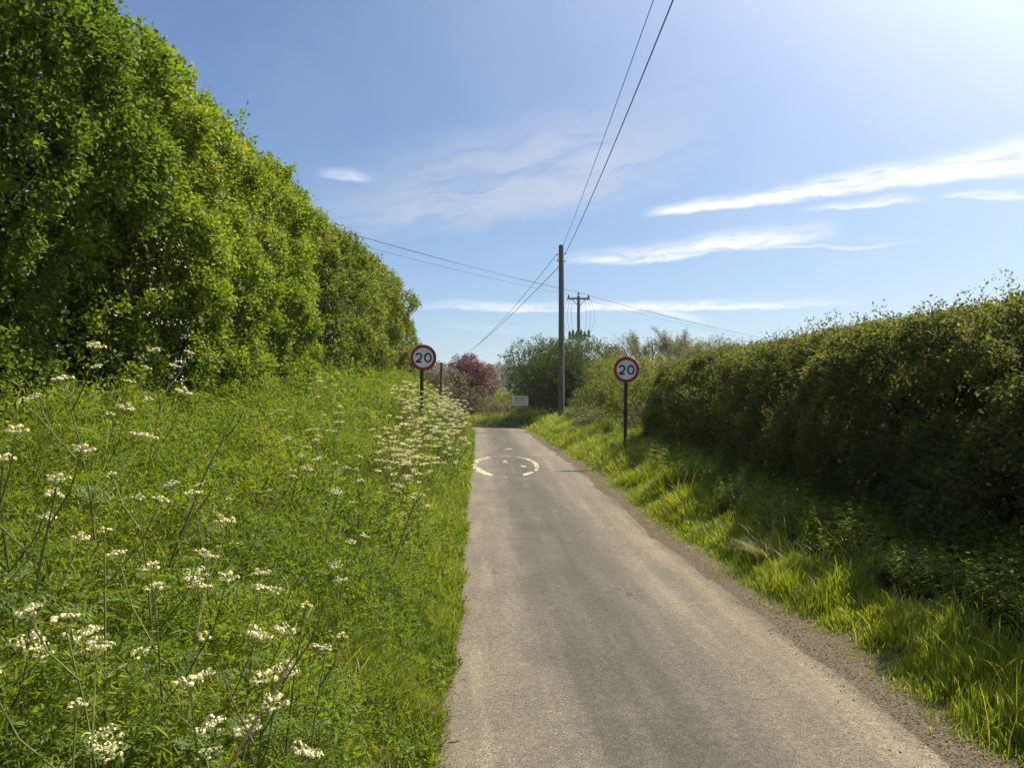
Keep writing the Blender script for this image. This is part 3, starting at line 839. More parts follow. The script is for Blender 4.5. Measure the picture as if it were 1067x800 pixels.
def stems_left(y0, y1, step):
    b = MB()
    for y in np.arange(y0, y1, step):
        y = y + random.uniform(-.15, .15); x = float(face_x(np.array(y))) - (random.uniform(.3, .8) if y > 9.5 else random.uniform(1.1, 1.7)); z = h1(x, y) - .1; zt = float(top_z(np.array(y))) - 1.0; x -= .1 * (y < 16)
        pts = [(x, y, z)]
        for k in range(1, 6):
            pts.append((x + random.uniform(-.12, .12), y + random.uniform(-.12, .12) + .05 * k, z + (zt - z) * k / 5))
        b.tube(pts, [.05, .042, .035, .028, .02, .01], 6)
        for k in range(2, 5):
            for s in range(2):
                a = Vector(pts[k]); b.tube([a, a + Vector((random.uniform(.1, .45), random.uniform(-.4, .4), random.uniform(.1, .5))), a + Vector((random.uniform(.3, .65), random.uniform(-.5, .5), random.uniform(.3, .9)))], [.018, .011, .004], 5)
    return b

root = empty('hedge', (-3.6, 8, h1(-3.6, 8) - .1), 'tall bright leaved hedge nearest the camera along the top of the left bank', 'hedge', 'hedges lining the lane')
off = -Vector(root.location)
def under(root, me):
    me.transform(__import__('mathutils').Matrix.Translation(-Vector(root.location))); return me
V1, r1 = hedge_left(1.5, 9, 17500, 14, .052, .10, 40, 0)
V2, r2 = hedge_left(9, 15.9, 15500, 14, .055, .11, 40, 0)
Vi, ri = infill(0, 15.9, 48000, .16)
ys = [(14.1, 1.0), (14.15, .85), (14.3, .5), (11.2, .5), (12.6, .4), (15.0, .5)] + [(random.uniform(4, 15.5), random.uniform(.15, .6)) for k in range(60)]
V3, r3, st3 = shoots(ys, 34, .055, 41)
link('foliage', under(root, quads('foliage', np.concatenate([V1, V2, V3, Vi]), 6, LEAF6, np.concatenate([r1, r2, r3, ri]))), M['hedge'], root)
b = stems_left(-1, 15.6, .42)
for s in st3: b.tube(s, [.009, .006, .002], 5)
link('branches', under(root, b.mesh('branches')), M['bark'], root)
# may blossom among the leaves
def blossom(n, yc, ys_, zc, zs, per, size):
    y = rng.normal(yc, ys_, n); z = np.minimum(rng.normal(zc, zs, n), 4.5); x = face_x(y) + .10 + (fbm(y * .75, z * .75, 0, 41, 3) - .5) * .72 + rng.normal(size=n) * .10
    T = np.stack([x, y, z], -1)
    Tp = np.repeat(T, per, 0) + rng.normal(size=(n * per, 3)) * .035
    return leaf_verts(Tp, rvec(len(Tp)), nrm(rvec(len(Tp)) + np.array([1., 0, .5])), size, size * .9, .1, .0), rng.random(len(Tp))
Vb1, rb1 = blossom(85, 10.9, .7, 4.0, .7, 7, .022)
Vb2, rb2 = blossom(55, 9.9, .6, 2.9, .6, 7, .022)
Vb3, rb3 = blossom(30, 13, 1.2, 4.0, .8, 6, .024)
link('blossom', under(root, quads('blossom', np.concatenate([Vb1, Vb2, Vb3]), 6, LEAF6, np.concatenate([rb1, rb2, rb3]))), M['blossom'], root)

root = empty('hedge', (-3.4, 24, h1(-3.4, 24) - .1), 'farther tall hedge on the left bank, bulging in upright bays behind the left 20 sign', 'hedge', 'hedges lining the lane')
V1, r1 = hedge_left(15.9, 32.6, 19500, 9, .074, .13, 60, 2.9)
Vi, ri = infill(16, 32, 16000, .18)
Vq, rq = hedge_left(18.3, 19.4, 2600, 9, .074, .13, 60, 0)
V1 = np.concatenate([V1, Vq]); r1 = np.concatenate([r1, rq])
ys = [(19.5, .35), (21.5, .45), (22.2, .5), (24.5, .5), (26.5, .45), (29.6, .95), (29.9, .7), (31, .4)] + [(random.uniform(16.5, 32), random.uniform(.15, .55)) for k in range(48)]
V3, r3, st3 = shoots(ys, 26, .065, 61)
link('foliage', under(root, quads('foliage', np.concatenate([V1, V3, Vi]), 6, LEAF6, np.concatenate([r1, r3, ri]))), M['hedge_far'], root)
b = stems_left(16.2, 32, .5)
for s in st3: b.tube(s, [.009, .006, .002], 5)
link('branches', under(root, b.mesh('branches')), M['bark'], root)
Vb1, rb1 = blossom(90, 19.5, 1.4, 3.6, .7, 6, .028)
link('blossom', under(root, quads('blossom', Vb1, 6, LEAF6, rb1)), M['blossom'], root)

# ------------------------------------------------------------------ the clipped hedge on the right
RX, RP = 4.30, np.array([(0, .05), (-.10, .5), (-.06, 1.2), (.06, 1.85), (.28, 2.27), (.9, 2.46), (1.9, 2.48), (2.9, 2.3), (3.3, 1.6), (3.4, .0)])
RSEG = np.linalg.norm(np.diff(RP, axis=0), axis=1); RWT = RSEG * np.array([1.0, 1.0, 1.1, 1.3, 1.4, 1.3, .9, .5, .35])
def hedge_right(y0, y1, n, per, L, spread, seed):
    y = rng.uniform(y0, y1, n)
    sg = rng.choice(len(RSEG), n, p=RWT / RWT.sum()); f = rng.random(n)
    p = RP[sg] * (1 - f)[:, None] + RP[sg + 1] * f[:, None]
    d = RP[sg + 1] - RP[sg]; nn = np.stack([-d[:, 1], d[:, 0]], -1); nn /= np.linalg.norm(nn, axis=1)[:, None]   # outward
    e0 = sstep(0, 1, (19.6 - y) / 1.7); e = np.sqrt(np.clip(1 - (1 - np.clip((19.6 - y) / 1.6, 0, 1))**2, 0, 1))
    c = np.array([1.7, .6])
    p = c + (p - c) * (.25 + .75 * e)[:, None]
    hh = 1 + .05 * (vnoise(y * .5, 0, 0, seed) - .5)
    bump = (fbm(y * .9, p[:, 0] * .9, p[:, 1] * .9, seed + 1, 3) - .5) * .66
    depth = np.where(rng.random(n) < .75, np.abs(rng.normal(size=n)) * .08, rng.uniform(.05, .7, n))
    p = p + nn * (bump - depth)[:, None]
    x = RX + p[:, 0] + np.interp(y, [0, 7, 11, 15, 19], [-.20, -.20, -.18, -.16, -.18]); z = .30 + p[:, 1] * hh * .93
    z = np.maximum(z, H(x, y))
    gap = fbm(x * 2.4, y * 2.4, z * 2.4, seed + 3, 2)
    keep = (gap > np.where(p[:, 1] > 1.6, .45, .40)) | (depth > .3)
    No = nrm(np.stack([nn[:, 0], .35 * (y > 18.4), nn[:, 1] + .1], -1))[keep]
    T = np.stack([x, y, z], -1)[keep]
    return clump_leaves(T, No, per, L, spread)
root = empty('hedge', (5.8, 11, h1(5.8, 11)), 'long dark clipped hedge with a sunlit top along the right side of the lane', 'hedge', 'hedges lining the lane')
V1, r1 = hedge_right(1.5, 9.5, 23000, 13, .039, .075, 80)
V2, r2 = hedge_right(9.5, 19.6, 21000, 12, .043, .085, 80)
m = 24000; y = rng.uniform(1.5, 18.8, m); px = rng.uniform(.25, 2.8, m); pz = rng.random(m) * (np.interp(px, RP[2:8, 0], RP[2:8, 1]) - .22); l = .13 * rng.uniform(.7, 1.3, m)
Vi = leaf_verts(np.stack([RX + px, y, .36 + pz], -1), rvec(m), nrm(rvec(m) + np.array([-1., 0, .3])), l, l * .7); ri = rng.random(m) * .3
# thin shoots over the top
m = 420
y = rng.uniform(3, 18.5, m); px = rng.uniform(.45, 2.4, m); h = rng.uniform(.06, .34, m)
zt = .28 + .96 * np.interp(px, RP[:7, 0][2:], RP[:7, 1][2:]); per = 9
f = np.tile(np.linspace(.05, 1, per), m)
P = np.stack([np.repeat(RX + px, per) + rng.normal(size=m * per) * .03, np.repeat(y, per) + rng.normal(size=m * per) * .03, np.repeat(zt, per) + f * np.repeat(h, per)], -1)
V3, r3 = clump_leaves(P, nrm(np.stack([rng.normal(size=m * per), rng.normal(size=m * per), np.full(m * per, 1.)], -1)), 2, .034, .03)
# one taller spray near the camera end
k = 60; P = np.stack([RX + 1.1 + rng.normal(size=k) * .14, 6.75 + rng.normal(size=k) * .12, 2.70 + rng.random(k) * .30], -1)
V4, r4 = clump_leaves(P, rvec(k), 6, .048, .05)
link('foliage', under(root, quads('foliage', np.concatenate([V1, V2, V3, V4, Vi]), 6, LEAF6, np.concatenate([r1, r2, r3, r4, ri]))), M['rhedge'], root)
b = MB()
for y in np.arange(1.6, 18.8, .33):
    for q in range(2):
        x = RX + random.uniform(.35, 1.4); yy = y + random.uniform(-.15, .15); z = h1(x, yy) - .1
        pts = [(x + random.uniform(-.1, .1) * k, yy + random.uniform(-.1, .1) * k, z + k * .5) for k in range(5)]
        b.tube(pts, [.035, .028, .022, .014, .006], 5)
        for k in (1, 2, 3):
            a = Vector(pts[k]); b.tube([a, a + Vector((random.uniform(-.2, .2), random.uniform(-.4, .4), random.uniform(.1, .4)))], [.012, .004], 4)
link('branches', under(root, b.mesh('branches')), M['darkB'], root)

# ------------------------------------------------------------------ shrubs and trees
def crown(lobes, n, per, L, spread, gapk=.40, seed=0, shell=.16, wl=.58):
    """leaf clumps over the skin (and some of the inside) of overlapping lobes (x,y,z,rx,ry,rz)"""
    Lb = np.array(lobes, float)
    area = (Lb[:, 3] * Lb[:, 4] + Lb[:, 4] * Lb[:, 5] + Lb[:, 3] * Lb[:, 5]); k = rng.choice(len(Lb), n, p=area / area.sum())
    d = rvec(n); rr = np.where(rng.random(n) < .75, 1 - np.abs(rng.normal(size=n)) * shell, rng.uniform(.2, 1, n))
    c = Lb[k, :3]; r = Lb[k, 3:]
    wob = 1 + (fbm(d[:, 0] * 2 + c[:, 0], d[:, 1] * 2 + c[:, 1], d[:, 2] * 2 + c[:, 2], seed, 3) - .5) * .75
    T = c + d * r * (rr * wob)[:, None]
    sc = float(np.mean(Lb[:, 3:])); g = fbm(T[:, 0] * 1.6 / sc, T[:, 1] * 1.6 / sc, T[:, 2] * 1.6 / sc, seed + 5, 3)
    keep = g > gapk + .06 * (rng.random(n) - .5)
    keep &= T[:, 2] > .05
    return clump_leaves(T[keep], nrm(d[keep] + np.array([0, 0, .2])), per, L, spread, wl=wl)
def limbs(b, base, lobes, r0, splits=3):
    base = Vector(base)
    for lx, ly, lz, rx, ry, rz in lobes:
        tip = Vector((lx, ly, lz)); mid = base.lerp(tip, .5) + Vector((random.uniform(-.1, .1), random.uniform(-.1, .1), .12)) * tip.length * .25
        b.tube([base, base.lerp(mid, .5), mid, tip], [r0, r0 * .8, r0 * .55, r0 * .25], 6)
        for q in range(splits):
            e = tip + Vector((random.uniform(-.8, .8) * rx, random.uniform(-.8, .8) * ry, random.uniform(-.2, .9) * rz))
            b.tube([mid.lerp(tip, random.uniform(.2, 1)), tip.lerp(e, .5) + Vector((0, 0, .05)), e], [r0 * .3, r0 * .18, r0 * .05], 5)
def shrub(name, x, y, w, d, h, nl, n, per, L, spread, mat, label, cat, group, bark='bark', z=None, gapk=.40, lowfill=.0, r0=.05, seed=None, dome=1.0):
    seed = seed or int(abs(x * 31 + y * 17)) + 3
    rs = random.Random(seed)
    zb = (h1(x, y) if z is None else z) - .08
    lob = []
    for k in range(nl):
        a = 2 * math.pi * (k + rs.random() * .6) / nl; rad = .28 + .22 * rs.random()
        if k % 3 == 2: rad *= .35
        hz = h * (lowfill + (.95 - lowfill) * (rs.random() * .55 + (.38 if k % 3 == 2 else .15)))
        q = .30 + .14 * rs.random()
        lx, ly = math.cos(a) * rad * w, math.sin(a) * rad * d
        rz = min(h * .34 * (.8 + .4 * rs.random()), h - hz) if hz + h * .2 < h else h * .18
        lob.append((lx, ly, min(hz, h - rz * .9), w * q, d * q, rz))
    lob.append((rs.uniform(-.08, .08) * w, 0, h * .62, w * .30, d * .30, h * .36))
    lob.append((rs.uniform(-.1, .1) * w, 0, h * .26, w * .36, d * .36, h * .28))
    root = empty(name, (x, y, zb), label, cat, group)
    V, r = crown(lob, n, per, L, spread, gapk, seed)
    link('crown', quads('crown', V, 6, LEAF6, r), M[mat], root)
    b = MB(); limbs(b, (0, 0, -.1), lob, r0)
    b.build('trunk', M[bark], root)
    return root

g = 'bushes beyond the lane bend'
shrub('bush', 4.75, 44.5, 5.4, 4.0, 4.6, 9, 9500, 9, .085, .16, 'bush', 'big rounded dark bush directly behind the plain wooden pole', 'bush', g, seed=11, gapk=.28)
shrub('bush', 6.5, 41.0, 2.6, 2.4, 3.1, 7, 2200, 8, .075, .14, 'olive', 'upright olive green bush just right of the plain wooden pole', 'bush', g, seed=5, gapk=.36)
g = 'bushes between the pole and the right sign'
shrub('bush', 5.8, 33.0, 2.6, 2.4, 2.55, 6, 2400, 8, .070, .13, 'olive', 'loose olive bush on the verge midway between the pole and the right sign', 'bush', g, seed=21)
shrub('bush', 6.3, 35.5, 2.8, 2.6, 2.6, 6, 2000, 8, .075, .14, 'olive', 'taller olive bush standing behind the loose bush between pole and right sign', 'bush', g, seed=22)
shrub('bush', 5.35, 28.4, 2.2, 2.4, 2.10, 6, 2400, 8, .065, .12, 'olive', 'low leafy bush just left of the right sign post', 'bush', g, seed=23)
shrub('bush', 5.85, 24.6, 2.6, 2.8, 2.45, 7, 2800, 8, .062, .12, 'lime', 'bright yellow green bush immediately behind the right 20 sign', 'bush', g, seed=24, gapk=.38)
shrub('bush', 5.55, 21.2, 2.0, 2.2, 2.15, 6, 2300, 8, .060, .11, 'olive', 'green bush filling the gap between the right sign and the clipped hedge', 'bush', g, seed=25)
shrub('bramble', 4.30, 20.6, 1.0, 1.4, .95, 6, 700, 6, .050, .10, 'grey', 'tangle of pale brambles at the foot of the right sign', 'bramble', None, seed=26, gapk=.45, bark='paleB', r0=.014)
shrub('bramble', 3.95, 27.0, 1.2, 2.6, .9, 6, 700, 6, .055, .11, 'grey', 'straggly pale scrub along the grass between the pole and the right sign', 'bramble', None, seed=27, gapk=.45, bark='paleB', r0=.014)

g = 'bushes round the far bend'
shrub('bush', -.75, 56, 2.9, 2.8, 4.5, 8, 4400, 8, .095, .17, 'red', 'copper red bush above the far end of the lane', 'bush', g, seed=31, z=.55, gapk=.28)
shrub('bush', -.2, 51.5, 3.0, 2.2, 2.5, 7, 1700, 7, .085, .16, 'grey', 'grey green scrub bush below the copper bush', 'bush', g, seed=32, z=.1)
shrub('bush', 1.9, 54, 2.4, 2.2, 2.3, 7, 1500, 7, .085, .16, 'lime', 'yellowish bush between the copper bush and the notice board', 'bush', g, seed=33, z=.1)
shrub('bush', 1.1, 49.3, 1.9, 1.6, 1.5, 6, 1000, 7, .075, .14, 'grey', 'low twiggy scrub just left of the notice board', 'bush', g, seed=34, z=.15, bark='paleB')
shrub('bush', 3.2, 47.5, 2.0, 1.8, 2.0, 6, 1300, 7, .080, .15, 'bush', 'dark bush right behind the notice board', 'bush', g, seed=35, z=.3)
shrub('bush', -2.7, 40.5, 2.6, 2.4, 2.2, 7, 1800, 7, .080, .15, 'grey', 'mottled bush behind the thin post right of the left 20 sign', 'bush', g, seed=36, z=1.2)
shrub('bush', -3.3, 46, 2.6, 2.4, 3.5, 7, 1500, 7, .085, .16, 'red', 'small reddish bush glimpsed between the left 20 sign and the copper bush', 'bush', g, seed=37, z=.6)
shrub('bush', 2.2, 66, 4.5, 3.6, 3.9, 8, 1500, 7, .12, .22, 'olive', 'green bush in the dip beyond the notice board', 'bush', g, seed=38, z=-1.0)
shrub('bush', 12.5, 52, 7, 5, 2.7, 9, 2400, 8, .11, .2, 'bush', 'broad dark bush glimpsed above the hedge line right of the pole', 'bush', g, seed=39)
shrub('bush', 9.6, 46, 3.4, 3, 2.5, 8, 1800, 8, .09, .16, 'olive', 'olive bush beyond the right 20 sign and left of the field trees', 'bush', g, seed=40)

def tree(x, y, h, kind, label, group, seed, w=None):
    rs = random.Random(seed); zb = h1(x, y) - .15
    root = empty('tree', (x, y, zb), label, 'tree', group)
    b = MB(); tips = []
    def grow(p, d, ln, r, lev):
        q = p; pts = [p]; rad = [r]
        for k in range(3):
            d = (d + Vector((rs.uniform(-.22, .22), rs.uniform(-.22, .22), rs.uniform(-.02, .14 if kind != 'oak' else .05)))).normalized()
            q = q + d * ln / 3; pts.append(q); rad.append(r * (1 - .22 * (k + 1)))
        b.tube(pts, rad, 7 if lev == 0 else 5 if lev == 1 else 4)
        if lev >= 3: tips.extend(pts[1:]); return
        if lev == 2: tips.extend(pts[2:])
        n = {0: 6, 1: 4, 2: 4}[lev]
        for k in range(n):
            a = 2 * math.pi * (k + rs.random()) / n; sp = {'oak': 1.0, 'poplar': .34, 'bare': .8}[kind]
            nd = (d * (1.0 if kind != 'oak' else .7) + Vector((math.cos(a) * sp, math.sin(a) * sp, .15))).normalized()
            f = rs.uniform(.35, 1.0); st = pts[0].lerp(pts[-1], f) if lev else pts[min(3, 1 + int(f * 2.99))]
            grow(st, nd, ln * rs.uniform(.55, .75) * ({'poplar': .9}.get(kind, 1)), r * .52, lev + 1)
    hl = h * {'oak': .40, 'poplar': .50, 'bare': .42}[kind]
    grow(Vector((0, 0, 0)), Vector((rs.uniform(-.05, .05), 0, 1)), hl, h * .022, 0)
    zt = max(p[2] for p in b.v); sc = h / zt
    b.v = [(p[0] * sc, p[1] * sc, p[2] * sc) for p in b.v]
    b.build('trunk', M['paleB'], root)
    T = np.array([tuple(p * sc) for p in tips]); per = {'oak': 2, 'poplar': 2, 'bare': 1}[kind]
    T = np.repeat(T, per, 0) + rng.normal(size=(len(tips) * per, 3)) * h * .022
    V, r = clump_leaves(T, nrm(rvec(len(T)) + np.array([0, 0, .3])), {'oak': 12, 'poplar': 9, 'bare': 3}[kind], h * .0130, h * .028)
    link('crown', quads('crown', V, 6, LEAF6, r), M['sparse'], root)
def at(u, v, d): return (u - 498) / 806 * d
g = 'thin trees on the skyline above the right hedge'
for (u, d, h, kind, sd_, lab) in [
    (645, 88, 7.9, 'bare', 3, 'bare twiggy tree on the skyline directly above the right 20 sign'),
    (664, 95, 6.6, 'bare', 8, 'small bare tree on the skyline just right of the right 20 sign'),
    (630, 96, 6.3, 'bare', 13, 'low bare tree on the skyline just left of the right 20 sign'),
    (684, 92, 8.7, 'poplar', 4, 'first and leftmost slender tree of the skyline row beside the twiggy trees'),
    (697, 90, 9.3, 'poplar', 5, 'tallest slender tree in the skyline row right of the 20 sign'),
    (709, 96, 8.6, 'poplar', 6, 'slim tree in the skyline row between the tallest tree and the round topped ones'),
    (719, 92, 9.0, 'poplar', 17, 'slender tree standing next to the round topped trees on the skyline'),
    (730, 98, 8.6, 'oak', 9, 'small leafy tree left of the round topped tree on the skyline'),
    (745, 100, 9.1, 'oak', 10, 'broad round topped tree on the skyline above the clipped hedge'),
    (763, 104, 7.7, 'oak', 12, 'rightmost low tree on the skyline just over the clipped hedge')]:
    x = at(u, 0, d); tree(x, d, h + 1.1 - h1(x, d), kind, lab, g, sd_)

# woodland on the far ridge: one mass of crowns
n = 2600
y = rng.uniform(330, 900, n); x = rng.uniform(-520, 520, n)
keep = (y > 540) | (fbm(x / 60, y / 60, 0, 77, 2) > .56); x, y = x[keep], y[keep]; n = len(x)
z = H(x, y); hh = rng.uniform(6, 11, n); per = 46
d = rvec(n * per); T = np.stack([np.repeat(x, per), np.repeat(y, per), np.repeat(z + hh * .55, per)], -1) + d * np.stack([np.repeat(hh * .36, per)] * 2 + [np.repeat(hh * .5, per)], -1) * rng.uniform(.6, 1.05, (n * per, 1))
V, r = clump_leaves(T, nrm(d + np.array([0, 0, .3])), 1, 1.7, .3, wl=.8)
r = np.clip(np.repeat(rng.random(n), per) * .7 + .3 * rng.random(n * per), 0, 1)
link('far_wood', quads('far_wood', V, 6, LEAF6, r), M['wood_far'], label='hazy wood along the far ridge seen between the copper bush and the dark bush', cat='woodland', kind='stuff')

# ------------------------------------------------------------------ grass and herbs
def scatter(n, x0, x1, y0, y1):
    return rng.uniform(x0, x1, n), rng.uniform(y0, y1, n)
def blades(x, y, hmin, hmax, w, leanmin=.15, leanmax=.9, hn=None):
    n = len(x); z = H(x, y) - .02
    h = rng.uniform(hmin, hmax, n) * (.2 + 1.7 * fbm(x * 1.9, y * 1.9, 0, 71, 3)**1.3)
    if hn is not None: h = h * hn
    clump = vnoise(x * 2.2, y * 2.2, 0, 95) * 12
    ang = np.where(rng.random(n) < .45, clump + rng.normal(size=n) * .7, rng.uniform(0, 6.28, n))
    V = blade_verts(np.stack([x, y, z], -1), h, rng.uniform(leanmin, leanmax, n), ang, w * rng.uniform(.6, 1.3, n), rng.normal(size=n) * .5)
    r = np.clip(.55 * vnoise(x * 1.1, y * 1.1, 0, 97) + .5 * rng.random(n) - .05, 0, 1)
    r = np.where(rng.random(n) < .05, .98, r * .85)
    return V, r
def bank_xy(n, ya, yb, vmax=3.6, p=1.0):
    y = ya + (yb - ya) * rng.random(n)**p
    v = -.07 + (vmax + .07) * rng.random(n)**1.12
    v = v + (vnoise(y * 2.0, 0, 0, 66) - .62) * .09 * (v < .5)
    return -.25 - v, y
Vs = []; rs_ = []
for (n, ya, yb, hm, hM, w) in ((60000, .6, 6, .10, .34, .0055), (52000, 6, 13, .11, .34, .0075), (52000, 13, 36, .14, .36, .012)):
    x, y = bank_xy(n, ya, yb)
    edge_h = .36 + .64 * sstep(-.05, .6, -.25 - x)
    V, r = blades(x, y, hm, hM, w, hn=edge_h); Vs.append(V); rs_.append(r)
for (n, ya, yb, hm, hM, w) in ((26000, .8, 7, .14, .40, .0058), (22000, 7, 16, .16, .42, .0075)):
    x, y = bank_xy(n, ya, yb, 1.15); V, r = blades(x, y, hm, hM, w, .2, 1.1, hn=.45 + .55 * sstep(-.05, .4, -.25 - x)); Vs.append(V); rs_.append(r)
x, y = bank_xy(500, 1.2, 16, 3.2); V, r = blades(x, y, .55, .85, .004, .1, .6); Vs.append(V); rs_.append(np.clip(r + .25, 0, 1))
# inside of the bend and the ground along the lane edge beyond
n = 16000; y = rng.uniform(34, 47, n); x = rng.uniform(-7, 1.5, n); s, u = lane(x, y); k = (u < -HALF - .05) & (u > -HALF - 5)
V, r = blades(x[k], y[k], .25, .6, .018); Vs.append(V); rs_.append(r)
link('bank_grass', quads('bank_grass', np.concatenate(Vs), 8, BLADE8, np.concatenate(rs_)), M['grass'], label='lush long grass covering the sloping left bank', cat='grass', kind='stuff')

# leafy herbs: cleavers with whorls, nettles and other broad leaves
def whorls(x, y, hmin, hmax, nw, nl, L, wl, rise, jit=.03, hk=None):
    n = len(x); z = H(x, y); h = rng.uniform(hmin, hmax, n)
    h = h * (.35 + 1.05 * fbm(x * 1.7, y * 1.7, 0, 71, 3))
    lean = rng.normal(size=(n, 2)) * .22
    f = np.linspace(.25, 1, nw)[None, :] * np.ones((n, 1))
    P = np.stack([x[:, None] + lean[:, :1] * f * h[:, None], y[:, None] + lean[:, 1:] * f * h[:, None], z[:, None] + f * h[:, None]], -1)
    a0 = rng.uniform(0, 6.28, (n, nw, 1)); a = a0 + np.arange(nl)[None, None] * 2 * math.pi / nl + rng.normal(size=(n, nw, nl)) * .15
    r = rise + rng.normal(size=a.shape) * .25
    D = np.stack([np.cos(a), np.sin(a), r], -1)
    Pp = np.repeat(P[:, :, None], nl, 2) + rng.normal(size=a.shape + (3,)) * jit * .3
    Pp = Pp.reshape(-1, 3); D = D.reshape(-1, 3)
    ll = L * rng.uniform(.6, 1.2, len(Pp)) * np.tile(np.repeat(1.15 - .55 * np.linspace(0, 1, nw)**2, nl), n)
    V = leaf_verts(Pp, D, nrm(np.array([0, 0, 1.]) + rvec(len(Pp)) * .3), ll, ll * wl, .14, .22)
    rr = np.clip(np.repeat(rng.random(n), nw * nl) * .6 + rng.random(len(Pp)) * .4, 0, 1)
    return V, rr
Vs = []; rs_ = []
def put(x, y, *a, **k):
    V, r = whorls(x, y, *a, **k); Vs.append(V); rs_.append(r)
def patchy(n, ya, yb, seed, thr, vmin=.25, vmax=3.6):
    x, y = bank_xy(n, ya, yb, vmax); k = (vnoise(x * .9, y * .9, 0, seed) > thr) & (x < -.25 - vmin); return x[k], y[k]
def cover(n, ya, yb, per, L, spread, wl, hk=1.0):
    """low leafy cover: small leaves heaped in uneven mounds over the bank"""
    x, y = bank_xy(n, ya, yb, 3.75)
    near = sstep(.0, .5, -.25 - x)
    top = (.05 + .12 * near + .95 * near * np.clip(fbm(x * 1.7, y * 1.7, 0, 71, 3) - .26, 0, 1)**1.1 + .10 * near * fbm(x * 6, y * 6, 0, 74, 2)) * hk
    top = top + .10 * sstep(1.5, 3.0, -.25 - x) * (.4 + 1.2 * vnoise(x * 1.5, y * 1.5, 0, 79))
    z = H(x, y) + top * (1 - np.abs(rng.normal(size=n)) * .22)
    z = np.maximum(z, H(x, y) + .01)
    k = fbm(x * 3.2, y * 3.2, z * 3.2, 76, 2) > .36
    T = np.stack([x, y, z], -1)[k]; m = len(T)
    V, r = clump_leaves(T, nrm(np.stack([np.full(m, .35), np.full(m, -.1), np.ones(m)], -1)), per, L, spread, .45, .4, .4, wl)
    tone = vnoise(T[:, 0] * 1.0, T[:, 1] * 1.0, 0, 78)
    Vs.append(V); rs_.append(np.clip(r * .55 + .45 * np.repeat(tone, per), 0, 1))
cover(9500, .7, 6, 9, .030, .045, .40)
cover(8000, 6, 13, 8, .040, .055, .42)
cover(9500, 13, 36, 7, .062, .09, .45)
cover(3600, .9, 8, 6, .055, .05, .16, 1.1)
x, y = patchy(2600, .9, 7, 101, .46); put(x, y, .25, .55, 6, 7, .034, .16, .3)
x, y = patchy(1300, .9, 7, 102, .52); put(x, y, .2, .50, 6, 4, .044, .38, .1)
x, y = patchy(1900, 7, 15, 101, .46); put(x, y, .3, .65, 5, 6, .045, .24, .25)
x, y = patchy(1500, 7, 15, 102, .5); put(x, y, .25, .58, 6, 4, .056, .40, .1)
x, y = patchy(2400, 15, 36, 103, .4); put(x, y, .3, .6, 4, 5, .08, .34, .15)
x, y = patchy(1500, 1.2, 10, 104, .4, 1.6, 3.7); put(x, y, .2, .55, 6, 4, .06, .45, .05)
x, y = patchy(150, 1.2, 10, 105, .3); put(x, y, .10, .30, 2, 5, .15, .34, 1.0)
link('bank_herbage', quads('bank_herbage', np.concatenate(Vs), 6, LEAF6, np.concatenate(rs_)), M['herb'], label='leafy cleavers and nettles mixed through the grass of the left bank', cat='wild plants', kind='stuff')

# right verge: bright lush grass, dark herbage at the foot of the hedge
Vs = []; rs_ = []
def verge_xy(n, ya, yb, v0, v1, p=1.0):
    y = ya + (yb - ya) * rng.random(n)**p; wav = (vnoise(y * 1.6, 3, 0, 55) - .5) * .22
    return 2.30 + v0 + wav + (v1 - v0) * rng.random(n), y
for (n, ya, yb, v0, v1, hm, hM, w) in ((40000, 2.2, 8, .10, .88, .07, .21, .0055), (40000, 8, 16, .10, 1.0, .07, .21, .0075), (38000, 16, 38, .14, 1.8, .10, .27, .012)):
    x, y = verge_xy(n, ya, yb, v0, v1)
    k = rng.random(n) < .15 + .85 * sstep(.0, .4, x - 2.3 - v0); x, y = x[k], y[k]
    tus = np.where(y > 16, .7, .40) + np.where(y > 16, .6, 1.3) * fbm(x * 2.6, y * 2.6, 0, 57, 2)**1.3
    V, r = blades(x, y, hm, hM * 1.15, w, .05, .7, hn=(.25 + .75 * sstep(.0, .5, x - 2.3 - v0)) * tus); Vs.append(V); rs_.append(r)
n = 26000; y = rng.uniform(37, 52, n); x = rng.uniform(-6, 6.5, n); s, u = lane(x, y); k = (u > HALF + .12) & (u < HALF + 4.5) & (y > 37)
V, r = blades(x[k], y[k], .14, .38, .018); Vs.append(V); rs_.append(r)
x, y = verge_xy(220, 2.2, 16, .3, 1.2); V, r = blades(x, y, .40, .62, .0035, .1, .7); Vs.append(V); rs_.append(np.clip(r + .3, 0, 1))
x, y = verge_xy(1100, 2.2, 9, .5, 1.2); V, r = blades(x, y, .25, .42, .006, .3, 1.1); Vs.append(V); rs_.append(r)
link('verge_grass', quads('verge_grass', np.concatenate(Vs), 8, BLADE8, np.concatenate(rs_)), M['vgrass'], label='bright sunlit strip of grass along the right edge of the lane', cat='grass', kind='stuff')
Vs = []; rs_ = []
n = 5200; y = 2 + 17.5 * rng.random(n); x = 2.3 + .95 + 1.1 * rng.random(n); put(x, y, .10, .42, 5, 4, .050, .45, .1)
n = 2500; y = 19 + 20 * rng.random(n); x = 4.0 + 1.0 * rng.random(n); put(x, y, .15, .5, 4, 4, .07, .45, .1)
link('hedge_bottom_herbage', quads('hedge_bottom_herbage', np.concatenate(Vs), 6, LEAF6, np.concatenate(rs_)), M['herb'], label='shaded nettles and ivy at the foot of the clipped right hedge', cat='wild plants', kind='stuff')

